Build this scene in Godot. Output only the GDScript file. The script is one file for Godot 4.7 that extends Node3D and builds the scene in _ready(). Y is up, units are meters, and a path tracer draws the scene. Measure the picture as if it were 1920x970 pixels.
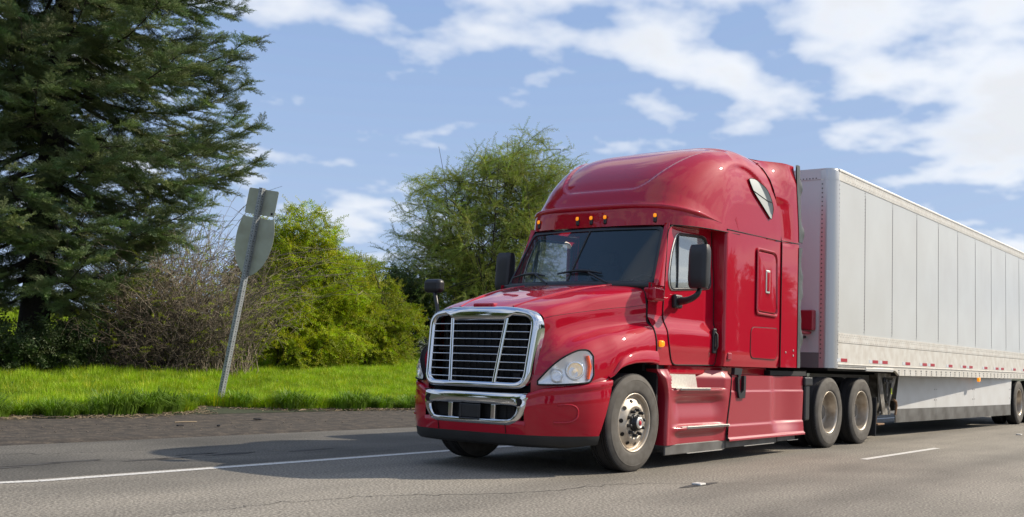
extends Node3D

# ---------------------------------------------------------------- mesh builder
class MB:
	var v := PackedVector3Array()
	var n := PackedVector3Array()
	var uv := PackedVector2Array()
	var ix := PackedInt32Array()
	var xf := Transform3D.IDENTITY

	func put(p: Vector3, nn: Vector3, t := Vector2.ZERO) -> int:
		v.append(xf * p)
		n.append((xf.basis * nn).normalized())
		uv.append(t)
		return v.size() - 1

	func tri(a: int, b: int, c: int) -> void:
		# a, b, c counter-clockwise seen from outside; stored clockwise for Godot
		if xf.basis.determinant() < 0.0:
			ix.append_array([a, b, c])
		else:
			ix.append_array([a, c, b])

	func face(pts: Array) -> void:
		var nn := Vector3.ZERO
		for i in range(1, pts.size() - 1):
			nn += (pts[i] - pts[0]).cross(pts[i + 1] - pts[0])
		nn = nn.normalized()
		var base := v.size()
		for p in pts:
			put(p, nn, Vector2(p.x, p.y))
		for i in range(1, pts.size() - 1):
			tri(base, base + i, base + i + 1)

	func normals(rows: Array, wu := false, wv := false) -> Array:
		var out := []
		var R := rows.size()
		var C: int = rows[0].size()
		for i in R:
			var line := PackedVector3Array()
			for j in C:
				var i0 := i - 1
				var i1 := i + 1
				if wu:
					i0 = (i - 1 + R - 1) % (R - 1)
					i1 = (i + 1) % (R - 1)
				else:
					i0 = maxi(i0, 0)
					i1 = mini(i1, R - 1)
				var j0 := j - 1
				var j1 := j + 1
				if wv:
					j0 = (j - 1 + C - 1) % (C - 1)
					j1 = (j + 1) % (C - 1)
				else:
					j0 = maxi(j0, 0)
					j1 = mini(j1, C - 1)
				var du: Vector3 = rows[i1][j] - rows[i0][j]
				var dv: Vector3 = rows[i][j1] - rows[i][j0]
				var c := du.cross(dv)
				if c.length() < 1e-12:
					# degenerate edge: borrow the neighbouring row
					var k := 1 if i == 0 else i - 1
					var dv2: Vector3 = rows[k][j1] - rows[k][j0]
					c = du.cross(dv2)
				line.append(c.normalized())
			out.append(line)
		return out

	func emit(rows: Array, nr: Array, j0: int, j1: int, flip := false, i0 := 0, i1 := -1, hole := PackedVector2Array()) -> void:
		if i1 < 0:
			i1 = rows.size() - 1
		var base := v.size()
		var w := j1 - j0 + 1
		for i in range(i0, i1 + 1):
			for j in range(j0, j1 + 1):
				put(rows[i][j], -nr[i][j] if flip else nr[i][j], Vector2(float(i), float(j)) * 0.05)
		for i in i1 - i0:
			for j in j1 - j0:
				var a := base + i * w + j
				var b := a + w
				if hole.size():
					var m: Vector3 = (v[a] + v[b] + v[a + 1] + v[b + 1]) * 0.25
					if Geometry2D.is_point_in_polygon(Vector2(m.x, m.y), hole):
						continue
				if flip:
					tri(a, a + 1, b)
					tri(b, a + 1, b + 1)
				else:
					tri(a, b, a + 1)
					tri(b, b + 1, a + 1)

	func grid(rows: Array, flip := false, wu := false, wv := false) -> void:
		emit(rows, normals(rows, wu, wv), 0, rows[0].size() - 1, flip)

	func box(c: Vector3, s: Vector3) -> void:
		var h := s * 0.5
		for ax in 3:
			for sg in [-1.0, 1.0]:
				var e := Vector3.ZERO
				e[ax] = sg
				var u := Vector3.ZERO
				u[(ax + 1) % 3] = 1.0
				var w := e.cross(u)
				var o := c + e * h
				var a: Vector3 = u * h
				var b: Vector3 = w * h
				face([o - a - b, o + a - b, o + a + b, o - a + b])

	func rbox(c: Vector3, s: Vector3, r: float, seg := 2) -> void:
		var h := s * 0.5
		r = minf(r, minf(h.x, minf(h.y, h.z)))
		var inner := h - Vector3(r, r, r)
		for ax in 3:
			for sg in [-1.0, 1.0]:
				var a1 := (ax + 1) % 3
				var a2 := (ax + 2) % 3
				var t1 := []
				var t2 := []
				for k in seg + 1:
					t1.append(-h[a1] + r * (1.0 - cos(PI * 0.25 * k / seg) * 0.0) * float(k) / seg)
					t2.append(-h[a2] + r * float(k) / seg)
				for k in seg + 1:
					t1.append(h[a1] - r + r * float(k) / seg)
					t2.append(h[a2] - r + r * float(k) / seg)
				var rows := []
				var nr := []
				for x in t1:
					var line := PackedVector3Array()
					var nl := PackedVector3Array()
					for y in t2:
						var p := Vector3.ZERO
						p[ax] = sg * h[ax]
						p[a1] = x
						p[a2] = y
						var q := p.clamp(-inner, inner)
						var d := p - q
						d = d.normalized() if d.length() > 1e-9 else Vector3.ZERO
						line.append(c + q + d * r)
						nl.append(d)
					rows.append(line)
					nr.append(nl)
				var base := v.size()
				var w: int = t2.size()
				for i in rows.size():
					for j in w:
						put(rows[i][j], nr[i][j])
				for i in rows.size() - 1:
					for j in w - 1:
						var a := base + i * w + j
						var b := a + w
						if sg > 0:
							tri(a, b, a + 1)
							tri(b, b + 1, a + 1)
						else:
							tri(a, a + 1, b)
							tri(b, a + 1, b + 1)

	func tube(pts: Array, rad, sides := 8, caps := true) -> void:
		var rows := []
		var up := Vector3(0.123, 0.97, 0.21)
		var N := pts.size()
		for i in N:
			var d: Vector3 = (pts[mini(i + 1, N - 1)] - pts[maxi(i - 1, 0)]).normalized()
			if absf(d.dot(up)) > 0.98:
				up = Vector3(0.9, 0.1, 0.4)
			var s := d.cross(up).normalized()
			var t := s.cross(d)
			up = t
			var r: float = rad[i] if rad is Array else rad
			var line := PackedVector3Array()
			for k in sides + 1:
				var a := TAU * k / sides
				line.append(pts[i] + (s * cos(a) + t * sin(a)) * r)
			rows.append(line)
		grid(rows, true, false, true)
		if caps:
			var f := []
			var l := []
			for k in sides:
				f.append(rows[0][k])
				l.append(rows[N - 1][sides - 1 - k])
			f.reverse()
			l.reverse()
			face(l)
			f.reverse()
			l.reverse()
			face(f)

	func lathe(runs: Array, segs := 40) -> void:
		# runs of Vector2(radius, along z); each run is smooth
		for run in runs:
			var rows := []
			for k in segs + 1:
				var a := TAU * k / segs
				var line := PackedVector3Array()
				for p in run:
					line.append(Vector3(cos(a) * p.x, sin(a) * p.x, p.y))
				rows.append(line)
			grid(rows, false, true, false)

	func extrude(poly: PackedVector2Array, z0: float, z1: float, smooth := false) -> void:
		var ids := Geometry2D.triangulate_polygon(poly)
		var ccw := not Geometry2D.is_polygon_clockwise(poly)
		for side in 2:
			var base := v.size()
			var z := z1 if side == 0 else z0
			for p in poly:
				put(Vector3(p.x, p.y, z), Vector3(0, 0, 1 if side == 0 else -1), p)
			for k in range(0, ids.size(), 3):
				var a := poly[ids[k]]
				var b := poly[ids[k + 1]]
				var c := poly[ids[k + 2]]
				var pos := (b - a).cross(c - a) > 0.0
				if pos == (side == 0):
					tri(base + ids[k], base + ids[k + 1], base + ids[k + 2])
				else:
					tri(base + ids[k], base + ids[k + 2], base + ids[k + 1])
		var N := poly.size()
		if smooth:
			var r0 := PackedVector3Array()
			var r1 := PackedVector3Array()
			for k in N + 1:
				var p := poly[k % N]
				r0.append(Vector3(p.x, p.y, z0))
				r1.append(Vector3(p.x, p.y, z1))
			grid([r0, r1], ccw == true, false, true)
			return
		for k in N:
			var p := poly[k]
			var q := poly[(k + 1) % N]
			var f := [Vector3(p.x, p.y, z0), Vector3(q.x, q.y, z0), Vector3(q.x, q.y, z1), Vector3(p.x, p.y, z1)]
			if not ccw:
				f.reverse()
			face(f)

	func mesh() -> ArrayMesh:
		var a := []
		a.resize(Mesh.ARRAY_MAX)
		a[Mesh.ARRAY_VERTEX] = v
		a[Mesh.ARRAY_NORMAL] = n
		a[Mesh.ARRAY_TEX_UV] = uv
		a[Mesh.ARRAY_INDEX] = ix
		var m := ArrayMesh.new()
		m.add_surface_from_arrays(Mesh.PRIMITIVE_TRIANGLES, a)
		return m


var M := {}
var rng := RandomNumberGenerator.new()
const MIRROR := Transform3D(Vector3(1, 0, 0), Vector3(0, 1, 0), Vector3(0, 0, -1), Vector3.ZERO)


# ---------------------------------------------------------------- nodes
func obj(called: String, mb: MB, m: Material, parent: Node = self) -> MeshInstance3D:
	return inst(called, mb.mesh(), m, parent)


func inst(called: String, mesh: Mesh, m: Material, parent: Node = self) -> MeshInstance3D:
	var o := MeshInstance3D.new()
	o.name = free_name(called, parent)
	o.mesh = mesh
	o.material_override = m
	parent.add_child(o, true)
	return o


var used := {}

func free_name(called: String, parent: Node) -> String:
	var key := [parent, called]
	var k: int = used.get(key, 0)
	used[key] = k + 1
	return called if k == 0 else "%s_%03d" % [called, k]


func thing(called: String, label: String, category: String, at := Vector3.ZERO, group := "") -> Node3D:
	var o := Node3D.new()
	o.name = free_name(called, self)
	add_child(o, true)
	o.position = at
	tag(o, label, category, group)
	return o


func tag(o: Node, label: String, category: String, group := "") -> void:
	o.set_meta("label", label)
	o.set_meta("category", category)
	if group:
		o.set_meta("group", group)


func structure(o: Node) -> Node:
	o.set_meta("kind", "structure")
	return o


func sub(called: String, parent: Node, at := Vector3.ZERO) -> Node3D:
	var o := Node3D.new()
	o.name = free_name(called, parent)
	parent.add_child(o, true)
	o.position = at
	return o


func many(called: String, mesh: Mesh, m: Material, xfs: Array, tints: Array, parent: Node) -> MultiMeshInstance3D:
	var mm := MultiMesh.new()
	mm.transform_format = MultiMesh.TRANSFORM_3D
	mm.use_colors = true
	mm.mesh = mesh
	mm.instance_count = xfs.size()
	for i in xfs.size():
		mm.set_instance_transform(i, xfs[i])
		mm.set_instance_color(i, tints[i])
	var o := MultiMeshInstance3D.new()
	o.name = free_name(called, parent)
	o.multimesh = mm
	o.material_override = m
	o.set_meta("kind", "stuff")
	parent.add_child(o, true)
	return o


# ---------------------------------------------------------------- curves
func seg_curve(pts: Array, k: int) -> Array:
	# smooth curve through pts, k samples per segment
	var N := pts.size()
	var t := [0.0]
	for i in range(1, N):
		t.append(t[i - 1] + maxf(1e-5, (pts[i] - pts[i - 1]).length()))
	var out := []
	for i in N - 1:
		var h: float = t[i + 1] - t[i]
		var m0 = (pts[i + 1] - pts[i]) / h
		var m1 = m0
		if i > 0:
			m0 = (pts[i + 1] - pts[i - 1]) / (t[i + 1] - t[i - 1])
		if i < N - 2:
			m1 = (pts[i + 2] - pts[i]) / (t[i + 2] - t[i])
		for j in k:
			var s := float(j) / k
			var s2 := s * s
			var s3 := s2 * s
			out.append(pts[i] * (2 * s3 - 3 * s2 + 1) + m0 * h * (s3 - 2 * s2 + s) + pts[i + 1] * (3 * s2 - 2 * s3) + m1 * h * (s3 - s2))
	out.append(pts[N - 1])
	return out


func loft(secs: Array, ku: int, kv: int) -> Array:
	# secs: arrays of Vector3 with equal counts -> rows of points
	var lines := []
	for s in secs:
		lines.append(seg_curve(s, kv))
	var C: int = lines[0].size()
	var cols := []
	for j in C:
		var c := []
		for l in lines:
			c.append(l[j])
		cols.append(seg_curve(c, ku))
	var rows := []
	for i in cols[0].size():
		var line := PackedVector3Array()
		for j in C:
			line.append(cols[j][i])
		rows.append(line)
	return rows


func resample(poly: Array, n: int, closed := true) -> Array:
	var p := poly.duplicate()
	if closed:
		p.append(poly[0])
	var L := [0.0]
	for i in range(1, p.size()):
		L.append(L[i - 1] + (p[i] - p[i - 1]).length())
	var out := []
	var total: float = L[-1]
	var j := 0
	for i in n:
		var d := total * i / (n if closed else n - 1)
		while j < p.size() - 2 and L[j + 1] < d:
			j += 1
		var f: float = (d - L[j]) / maxf(1e-9, L[j + 1] - L[j])
		out.append(p[j].lerp(p[j + 1], clampf(f, 0, 1)))
	return out


func round_poly(pts: Array, radii, seg := 6) -> Array:
	# rounds the corners of a 2D polygon
	var out := []
	var N := pts.size()
	for i in N:
		var a: Vector2 = pts[(i + N - 1) % N]
		var b: Vector2 = pts[i]
		var c: Vector2 = pts[(i + 1) % N]
		var r: float = radii[i] if radii is Array else radii
		var da := (a - b).normalized()
		var dc := (c - b).normalized()
		r = minf(r, minf((a - b).length(), (c - b).length()) * 0.49)
		var p := b + da * r
		var q := b + dc * r
		for k in seg + 1:
			var t := float(k) / seg
			out.append(p * (1 - t) * (1 - t) + b * 2 * t * (1 - t) + q * t * t)
	return out


func sst(a: float, b: float, x: float) -> float:
	return smoothstep(a, b, x)


# ---------------------------------------------------------------- materials
func mat(called: String, r: float, g: float, b: float, rough: float, metal := 0.0) -> StandardMaterial3D:
	var m := StandardMaterial3D.new()
	m.resource_name = called
	m.albedo_color = Color(r, g, b).linear_to_srgb()
	m.roughness = rough
	m.metallic = metal
	M[called] = m
	return m


func noise(freq: float, oct := 4, sd := 1, type := FastNoiseLite.TYPE_SIMPLEX_SMOOTH) -> FastNoiseLite:
	var f := FastNoiseLite.new()
	f.noise_type = type
	f.frequency = freq
	f.fractal_octaves = oct
	f.seed = sd
	return f


func noise_tex(freq: float, lo: float, hi: float, oct := 4, sd := 1, size := 512, warm := 0.0, type := FastNoiseLite.TYPE_SIMPLEX_SMOOTH) -> NoiseTexture2D:
	var t := NoiseTexture2D.new()
	t.width = size
	t.height = size
	t.seamless = true
	t.noise = noise(freq, oct, sd, type)
	var g := Gradient.new()
	g.set_color(0, Color(lo, lo * (1 - warm * 0.5), lo * (1 - warm)))
	g.set_color(1, Color(hi, hi, hi))
	t.color_ramp = g
	return t


func triplanar(m: StandardMaterial3D, tex: Texture2D, scale: float, world := true) -> void:
	m.albedo_texture = tex
	m.uv1_triplanar = true
	m.uv1_world_triplanar = world
	m.uv1_scale = Vector3.ONE * scale


func patches(m: StandardMaterial3D, tex: Texture2D, scale: float) -> void:
	m.detail_enabled = true
	m.detail_blend_mode = BaseMaterial3D.BLEND_MODE_MUL
	m.detail_albedo = tex
	m.detail_uv_layer = BaseMaterial3D.DETAIL_UV_2
	m.uv2_triplanar = true
	m.uv2_world_triplanar = true
	m.uv2_scale = Vector3.ONE * scale


func materials() -> void:
	var red := mat("red_paint", 0.370, 0.0030, 0.019, 0.45)
	red.metallic_specular = 0.12
	red.clearcoat_enabled = true
	red.clearcoat = 1.0
	red.clearcoat_roughness = 0.02
	var fr := mat("red_plastic", 0.30, 0.009, 0.024, 0.42)
	fr.clearcoat_enabled = true
	fr.clearcoat = 0.5
	fr.clearcoat_roughness = 0.18
	mat("chrome", 0.66, 0.67, 0.69, 0.05, 1.0)
	var al := mat("polished_aluminium", 0.66, 0.615, 0.54, 0.46, 0.6)
	triplanar(al, noise_tex(0.01, 0.72, 1.0, 4, 3, 256, 0.12), 2.0, false)
	mat("aluminium", 0.62, 0.61, 0.58, 0.45, 0.85)
	var tr := mat("tread_plate", 0.70, 0.68, 0.62, 0.5, 0.3)
	triplanar(tr, noise_tex(0.03, 0.9, 1.0, 4, 5, 256, 0.03), 3.0, false)
	mat("black_plastic", 0.014, 0.015, 0.018, 0.42)
	mat("matt_black", 0.008, 0.008, 0.009, 0.75)
	mat("dark_steel", 0.02, 0.02, 0.022, 0.55)
	mat("frame_steel", 0.016, 0.016, 0.018, 0.6)
	mat("rubber_seal", 0.012, 0.014, 0.017, 0.35)
	var gr := mat("grey_rubber", 0.085, 0.095, 0.092, 0.42)
	triplanar(gr, noise_tex(0.008, 0.7, 1.0, 4, 9, 256), 1.0, false)
	var ty := mat("tyre_rubber", 0.105, 0.098, 0.088, 0.82)
	triplanar(ty, noise_tex(0.012, 0.80, 1.0, 5, 7, 512, 0.06), 1.2, false)
	mat("tyre_tread", 0.022, 0.021, 0.021, 0.85)
	var ds := mat("dusty_black", 0.020, 0.021, 0.022, 0.6)
	triplanar(ds, noise_tex(0.006, 0.7, 1.0, 5, 17, 256, 0.05), 1.5, false)
	mat("gap", 0.004, 0.002, 0.002, 0.8)
	mat("interior", 0.035, 0.040, 0.048, 0.8)
	mat("seat_cloth", 0.035, 0.038, 0.045, 0.9)
	var gl := mat("window_glass", 0.050, 0.090, 0.110, 0.0)
	gl.transparency = BaseMaterial3D.TRANSPARENCY_ALPHA
	gl.albedo_color.a = 0.28
	var gs := mat("side_glass", 0.62, 0.68, 0.70, 0.0)
	gs.transparency = BaseMaterial3D.TRANSPARENCY_ALPHA
	gs.albedo_color.a = 0.25
	gs.metallic = 0.4
	var lens := mat("clear_lens", 0.9, 0.9, 0.9, 0.0)
	lens.transparency = BaseMaterial3D.TRANSPARENCY_ALPHA
	lens.albedo_color.a = 0.06
	var sg := mat("shield_glass", 0.40, 0.43, 0.42, 0.6)
	sg.metallic = 0.1
	mat("lamp_housing", 0.74, 0.75, 0.76, 0.32, 0.75)
	mat("lamp_mirror", 0.92, 0.92, 0.92, 0.08, 1.0)
	var bulb := mat("warm_bulb", 0.80, 0.78, 0.72, 0.10)
	bulb.emission_enabled = true
	bulb.emission = Color(1.0, 0.86, 0.62)
	bulb.emission_energy_multiplier = 0.25
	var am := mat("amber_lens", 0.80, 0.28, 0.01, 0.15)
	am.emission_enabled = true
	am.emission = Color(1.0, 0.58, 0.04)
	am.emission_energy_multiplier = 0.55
	mat("amber_reflector", 0.75, 0.10, 0.02, 0.2)
	mat("red_emblem", 0.45, 0.01, 0.02, 0.3)
	mat("red_tape", 0.36, 0.012, 0.025, 0.35)
	mat("white_tape", 0.55, 0.58, 0.61, 0.4)
	var tp := mat("trailer_panel", 0.525, 0.535, 0.518, 0.26)
	triplanar(tp, noise_tex(0.004, 0.965, 1.0, 4, 21, 512, 0.015), 0.35, false)
	tp.clearcoat_enabled = true
	tp.clearcoat = 0.35
	tp.clearcoat_roughness = 0.12
	var tl := mat("trailer_rail", 0.69, 0.68, 0.635, 0.42, 0.15)
	triplanar(tl, noise_tex(0.02, 0.90, 1.0, 6, 23, 512, 0.05), 0.45, false)
	mat("trailer_corner", 0.55, 0.55, 0.55, 0.30, 0.55)
	var fw := mat("trailer_front", 0.58, 0.58, 0.60, 0.30)
	fw.clearcoat_enabled = true
	fw.clearcoat = 0.4
	fw.clearcoat_roughness = 0.1
	mat("front_lower", 0.17, 0.16, 0.16, 0.5)
	mat("rivet", 0.42, 0.41, 0.40, 0.4, 0.4)
	mat("dark_rivet", 0.13, 0.13, 0.135, 0.5)
	var sk := mat("trailer_skirt", 0.60, 0.61, 0.61, 0.4)
	triplanar(sk, noise_tex(0.006, 0.95, 1.0, 4, 25, 512, 0.02), 0.5, false)
	var sr := mat("skirt_rubber", 0.15, 0.15, 0.145, 0.6)
	triplanar(sr, noise_tex(0.01, 0.68, 1.0, 4, 27, 256, 0.06), 0.8, false)
	var lg := mat("landing_gear", 0.36, 0.345, 0.31, 0.6)
	triplanar(lg, noise_tex(0.02, 0.4, 1.0, 5, 29, 256, 0.15), 1.0, false)
	mat("rust_metal", 0.22, 0.13, 0.07, 0.8)
	mat("safety_yellow", 0.50, 0.60, 0.03, 0.6)
	# setting
	var ws := mat("galvanised", 0.40, 0.43, 0.44, 0.5, 0.35)
	triplanar(ws, noise_tex(0.02, 0.75, 1.0, 4, 31, 256), 2.0, false)
	var sp := mat("sign_back", 0.43, 0.46, 0.37, 0.6, 0.2)
	triplanar(sp, noise_tex(0.006, 0.86, 1.0, 4, 33, 256, 0.05), 1.0, false)
	var gv := mat("gravel", 0.215, 0.170, 0.125, 0.95)
	triplanar(gv, noise_tex(0.045, 0.36, 1.0, 5, 41, 1024, 0.1), 0.45)
	patches(gv, noise_tex(0.028, 0.42, 1.0, 6, 42, 1024), 0.13)
	var pl := mat("line_paint", 0.74, 0.74, 0.72, 0.6)
	triplanar(pl, noise_tex(0.05, 0.72, 1.0, 5, 45, 512, 0.05), 1.1)
	mat("crack", 0.045, 0.042, 0.040, 0.9)
	var soil := mat("grass_soil", 0.045, 0.06, 0.018, 0.95)
	triplanar(soil, noise_tex(0.03, 0.5, 1.0, 5, 51, 512), 0.6)
	mat("dry_litter", 0.24, 0.19, 0.13, 0.9)
	var bk := mat("conifer_bark", 0.035, 0.028, 0.022, 0.9)
	triplanar(bk, noise_tex(0.05, 0.5, 1.0, 4, 61, 256), 1.0, false)
	mat("twig_brown", 0.085, 0.066, 0.048, 0.9)
	mat("twig_grey", 0.20, 0.165, 0.125, 0.9)
	mat("branch_dark", 0.04, 0.034, 0.024, 0.9)
	leafy("needles", 0.150, 0.200, 0.085, 0.10, 0.14, 0.04)
	leafy("bright_leaf", 0.40, 0.455, 0.016, 0.68, 0.84, 0.04)
	leafy("olive_leaf", 0.270, 0.320, 0.060, 0.45, 0.56, 0.09)
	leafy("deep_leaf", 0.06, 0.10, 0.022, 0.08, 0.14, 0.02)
	leafy("grass_blade", 0.255, 0.365, 0.012, 0.55, 0.70, 0.03)
	leafy("dry_leaf", 0.20, 0.13, 0.06, 0.1, 0.06, 0.02)


func leafy(called: String, r: float, g: float, b: float, br: float, bg: float, bb: float) -> void:
	var m := mat(called, r, g, b, 0.6)
	m.vertex_color_use_as_albedo = true
	m.cull_mode = BaseMaterial3D.CULL_DISABLED
	m.backlight_enabled = true
	m.backlight = Color(br, bg, bb).linear_to_srgb()


func _ready() -> void:
	rng.seed = 20240518
	# --- camera
	var cam := Camera3D.new()
	cam.name = "camera"
	add_child(cam)
	cam.transform = Transform3D(Vector3(0.54122, 0.03049, 0.84033), Vector3(-0.10279, 0.99425, 0.03012), Vector3(-0.83457, -0.10268, 0.54125), Vector3(-9.242, 1.107, 7.195)).orthonormalized()
	var near := 0.1
	cam.set_frustum(970.0 / 1956.22 * near, Vector2(-242.86, -1.3) / 1956.22 * near, near, 4000.0)
	cam.current = true
	# --- sky and exposure
	var env := Environment.new()
	env.background_mode = Environment.BG_SKY
	env.tonemap_mode = Environment.TONE_MAPPER_LINEAR
	env.tonemap_exposure = 1.3
	env.sdfgi_enabled = true
	env.ssao_enabled = true
	env.ssil_enabled = true
	env.sky = Sky.new()
	env.sky.sky_material = make_sky()
	var we := WorldEnvironment.new()
	we.name = "environment"
	we.environment = env
	add_child(we)
	# --- sun: behind the truck's near rear corner, 37 degrees up
	var sun := DirectionalLight3D.new()
	sun.name = "sun"
	add_child(sun)
	sun.position = Vector3(108, 100, 75)
	sun.look_at_from_position(sun.position, Vector3.ZERO, Vector3.UP)
	sun.light_color = Color(1.0, 0.95, 0.87)
	sun.light_energy = 1.5
	sun.light_angular_distance = 0.6
	sun.shadow_enabled = true
	materials()
	setting()
	truck()
	trailer()
	road_sign()
	vegetation()
	grass()
	small_things()


# clouds as soft ellipses: azimuth, elevation, half sizes in degrees, tilt, weight
const CLOUDS := [
	[38.5, 17.5, 4.5, 1.6, -4.0, 0.62], [43.0, 16.2, 1.6, 0.6, -20.0, 0.35], [46.0, 14.6, 1.2, 0.5, 0.0, 0.42],
	[50.5, 17.0, 4.6, 1.5, -14.0, 0.72], [54.0, 17.3, 3.8, 1.1, -10.0, 0.68], [48.5, 19.3, 3.0, 1.0, -12.0, 0.42], [55.0, 19.2, 4.6, 1.1, -14.0, 0.62], [57.5, 21.6, 6.0, 1.6, -6.0, 0.6],
	[60.5, 16.2, 4.5, 1.1, -18.0, 0.9], [64.5, 14.5, 3.4, 1.2, -24.0, 0.95], [58.5, 13.8, 2.6, 0.7, -8.0, 0.85], [62.3, 13.0, 1.2, 0.4, 0.0, 0.6],
	[69.0, 20.0, 9.0, 2.8, -5.0, 1.15], [75.0, 15.8, 6.5, 2.6, 0.0, 1.0], [73.5, 12.0, 4.4, 1.6, -3.0, 0.95], [68.0, 16.8, 3.0, 1.2, -25.0, 0.85], [79.0, 12.5, 6.0, 2.6, 0.0, 0.95],
	[76.0, 7.0, 3.8, 0.7, -4.0, 0.8], [80.5, 5.0, 5.0, 1.0, 0.0, 0.9], [56.0, 11.8, 2.2, 0.9, 0.0, 0.62], [41.5, 8.5, 4.2, 2.1, 0.0, 0.62], [36.5, 10.3, 2.2, 0.5, 0.0, 0.38],
	[30.0, 9.0, 5.0, 1.4, 0.0, 0.5], [45.5, 6.0, 3.5, 1.6, 0.0, 0.55], [46.5, 12.4, 2.5, 0.3, 10.0, 0.2], [24.0, 14.0, 5.0, 1.4, 0.0, 0.45],
]
var fine_noise: FastNoiseLite
var wide_noise: FastNoiseLite


func sky_colour(az: float, el: float) -> Color:
	# clear air: paler towards the horizon, a little warmer and brighter near the sun
	var e := clampf(el / 90.0, 0.0, 1.0)
	var h := pow(1.0 - e, 4.6)
	var c := Color(0.150, 0.265, 0.52).lerp(Color(0.415, 0.520, 0.675), h)
	var d := Vector3(sin(deg_to_rad(az)) * cos(deg_to_rad(el)), sin(deg_to_rad(el)), -cos(deg_to_rad(az)) * cos(deg_to_rad(el)))
	var near_sun := maxf(0.0, d.dot(Vector3(0.654, 0.606, 0.454)))
	c = c.lerp(Color(0.72, 0.79, 0.86), 0.45 * pow(near_sun, 4.0))
	if el < 0.0:
		return Color(0.16, 0.17, 0.15)
	# clouds
	var flat := Vector2(d.x, d.z) / (d.y + 0.16)
	var f := fine_noise.get_noise_2d(flat.x * 100.0, flat.y * 100.0)
	var w := wide_noise.get_noise_2d(flat.x * 100.0, flat.y * 100.0)
	var cover := -0.45
	if az > 20.0 and az < 92.0 and el < 27.0:
		for k in CLOUDS:
			var x: float = az - k[0]
			var y: float = el - k[1]
			if absf(x) > 22.0:
				continue
			var a := deg_to_rad(k[5 - 1])
			var u: float = (x * cos(a) + y * sin(a)) / k[2]
			var v: float = (-x * sin(a) + y * cos(a)) / k[3]
			cover += k[5] * exp(-(u * u + v * v) * 0.9)
	var edge := maxf(sst(20.0, 10.0, az) + sst(86.0, 96.0, az) if az > 0 else 1.0, sst(22.0, 27.0, el))
	cover = lerpf(cover, w * 1.5 + 0.10 + 0.30 * near_sun, clampf(edge, 0, 1))
	var dens := clampf(cover + f * 1.25 + w * 0.25, 0.0, 1.4)
	var a2 := clampf(1.0 - exp(-dens * 1.6), 0.0, 0.95)
	var thick := sst(0.5, 1.25, dens + w * 0.3 - f * 0.3)
	var lit := Color(0.83, 0.84, 0.85).lerp(Color(0.64, 0.65, 0.67), thick * 0.8)
	lit = lit * (0.96 + 0.12 * pow(near_sun, 3.0) + 0.55 * pow(near_sun, 14.0))
	c = c.lerp(lit, a2)
	# glare round the sun, whose disc the lamp stands for
	c += Color(0.50, 0.47, 0.42) * pow(near_sun, 22.0)
	return c


func make_sky() -> PanoramaSkyMaterial:
	fine_noise = noise(0.030, 7, 5)
	wide_noise = noise(0.009, 4, 8)
	var low := Image.create(1024, 512, false, Image.FORMAT_RGB8)
	for y in 512:
		for x in 1024:
			if y > 258:
				low.set_pixel(x, y, (Color(0.16, 0.17, 0.15) / 1.7).linear_to_srgb())
			else:
				low.set_pixel(x, y, (sky_colour(wrapf((x + 0.5) / 1024.0 * 360.0, -180.0, 180.0), 90.0 - (y + 0.5) / 512.0 * 180.0) / 1.7).clamp().linear_to_srgb())
	low.resize(4096, 2048, Image.INTERPOLATE_BILINEAR)
	# the part in view again, finer
	var x0 := int(22.0 / 360.0 * 4096.0)
	var x1 := int(84.0 / 360.0 * 4096.0)
	var y0 := int((90.0 - 24.0) / 180.0 * 2048.0)
	for y in range(y0, 1026):
		for x in range(x0, x1):
			low.set_pixel(x, y, (sky_colour((x + 0.5) / 4096.0 * 360.0, 90.0 - (y + 0.5) / 2048.0 * 180.0) / 1.7).clamp().linear_to_srgb())
	var m := PanoramaSkyMaterial.new()
	m.panorama = ImageTexture.create_from_image(low)
	m.energy_multiplier = 1.7
	return m


# ---------------------------------------------------------------- the setting
func bank_height(x: float, z: float) -> float:
	# ground beyond the gravel: rises gently away from the road
	var d := -z - 9.4
	if d <= 0.0:
		return 0.0
	var y := 0.05 * sst(0.0, 1.5, d) + 0.5 * sst(1.0, 9.5, d) + 0.5 * sst(8.0, 16.0, d) + 1.8 * sst(14.0, 38.0, d) + 1.2 * sst(38.0, 90.0, d)
	return y + 0.05 * sin(x * 0.9 + z * 0.6) * sst(0.5, 4.0, d)


func verge_edge(x: float) -> float:
	return -9.52 + 0.16 * sin(x * 0.7 + 1.0) + 0.08 * sin(x * 2.3) - 0.28 * exp(-pow((x - 3.0) / 2.5, 2.0)) - 1.05 * exp(-pow((x - 3.25) / 0.75, 2.0)) + 0.10 * sin(x * 5.1 + 2.0) + 0.4 * sst(4.0, 8.0, x)


func sheet(called: String, x0: float, x1: float, z0: float, z1: float, y: float, m: Material, parent: Node = self) -> MeshInstance3D:
	var b := MB.new()
	b.face([Vector3(x0, y, z1), Vector3(x1, y, z1), Vector3(x1, y, z0), Vector3(x0, y, z0)])
	return obj(called, b, m, parent)


func asphalt(called: String, r: float, g: float, b: float, sd: int) -> StandardMaterial3D:
	var m := mat(called, r, g, b, 0.86)
	# grain: stones in the surface
	triplanar(m, noise_tex(0.075, 0.38, 1.0, 5, sd, 1024, 0.06), 0.42)
	m.heightmap_enabled = true
	m.heightmap_texture = noise_tex(0.2, 0.0, 1.0, 3, sd + 1, 1024)
	m.heightmap_scale = 0.35
	return m


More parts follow.
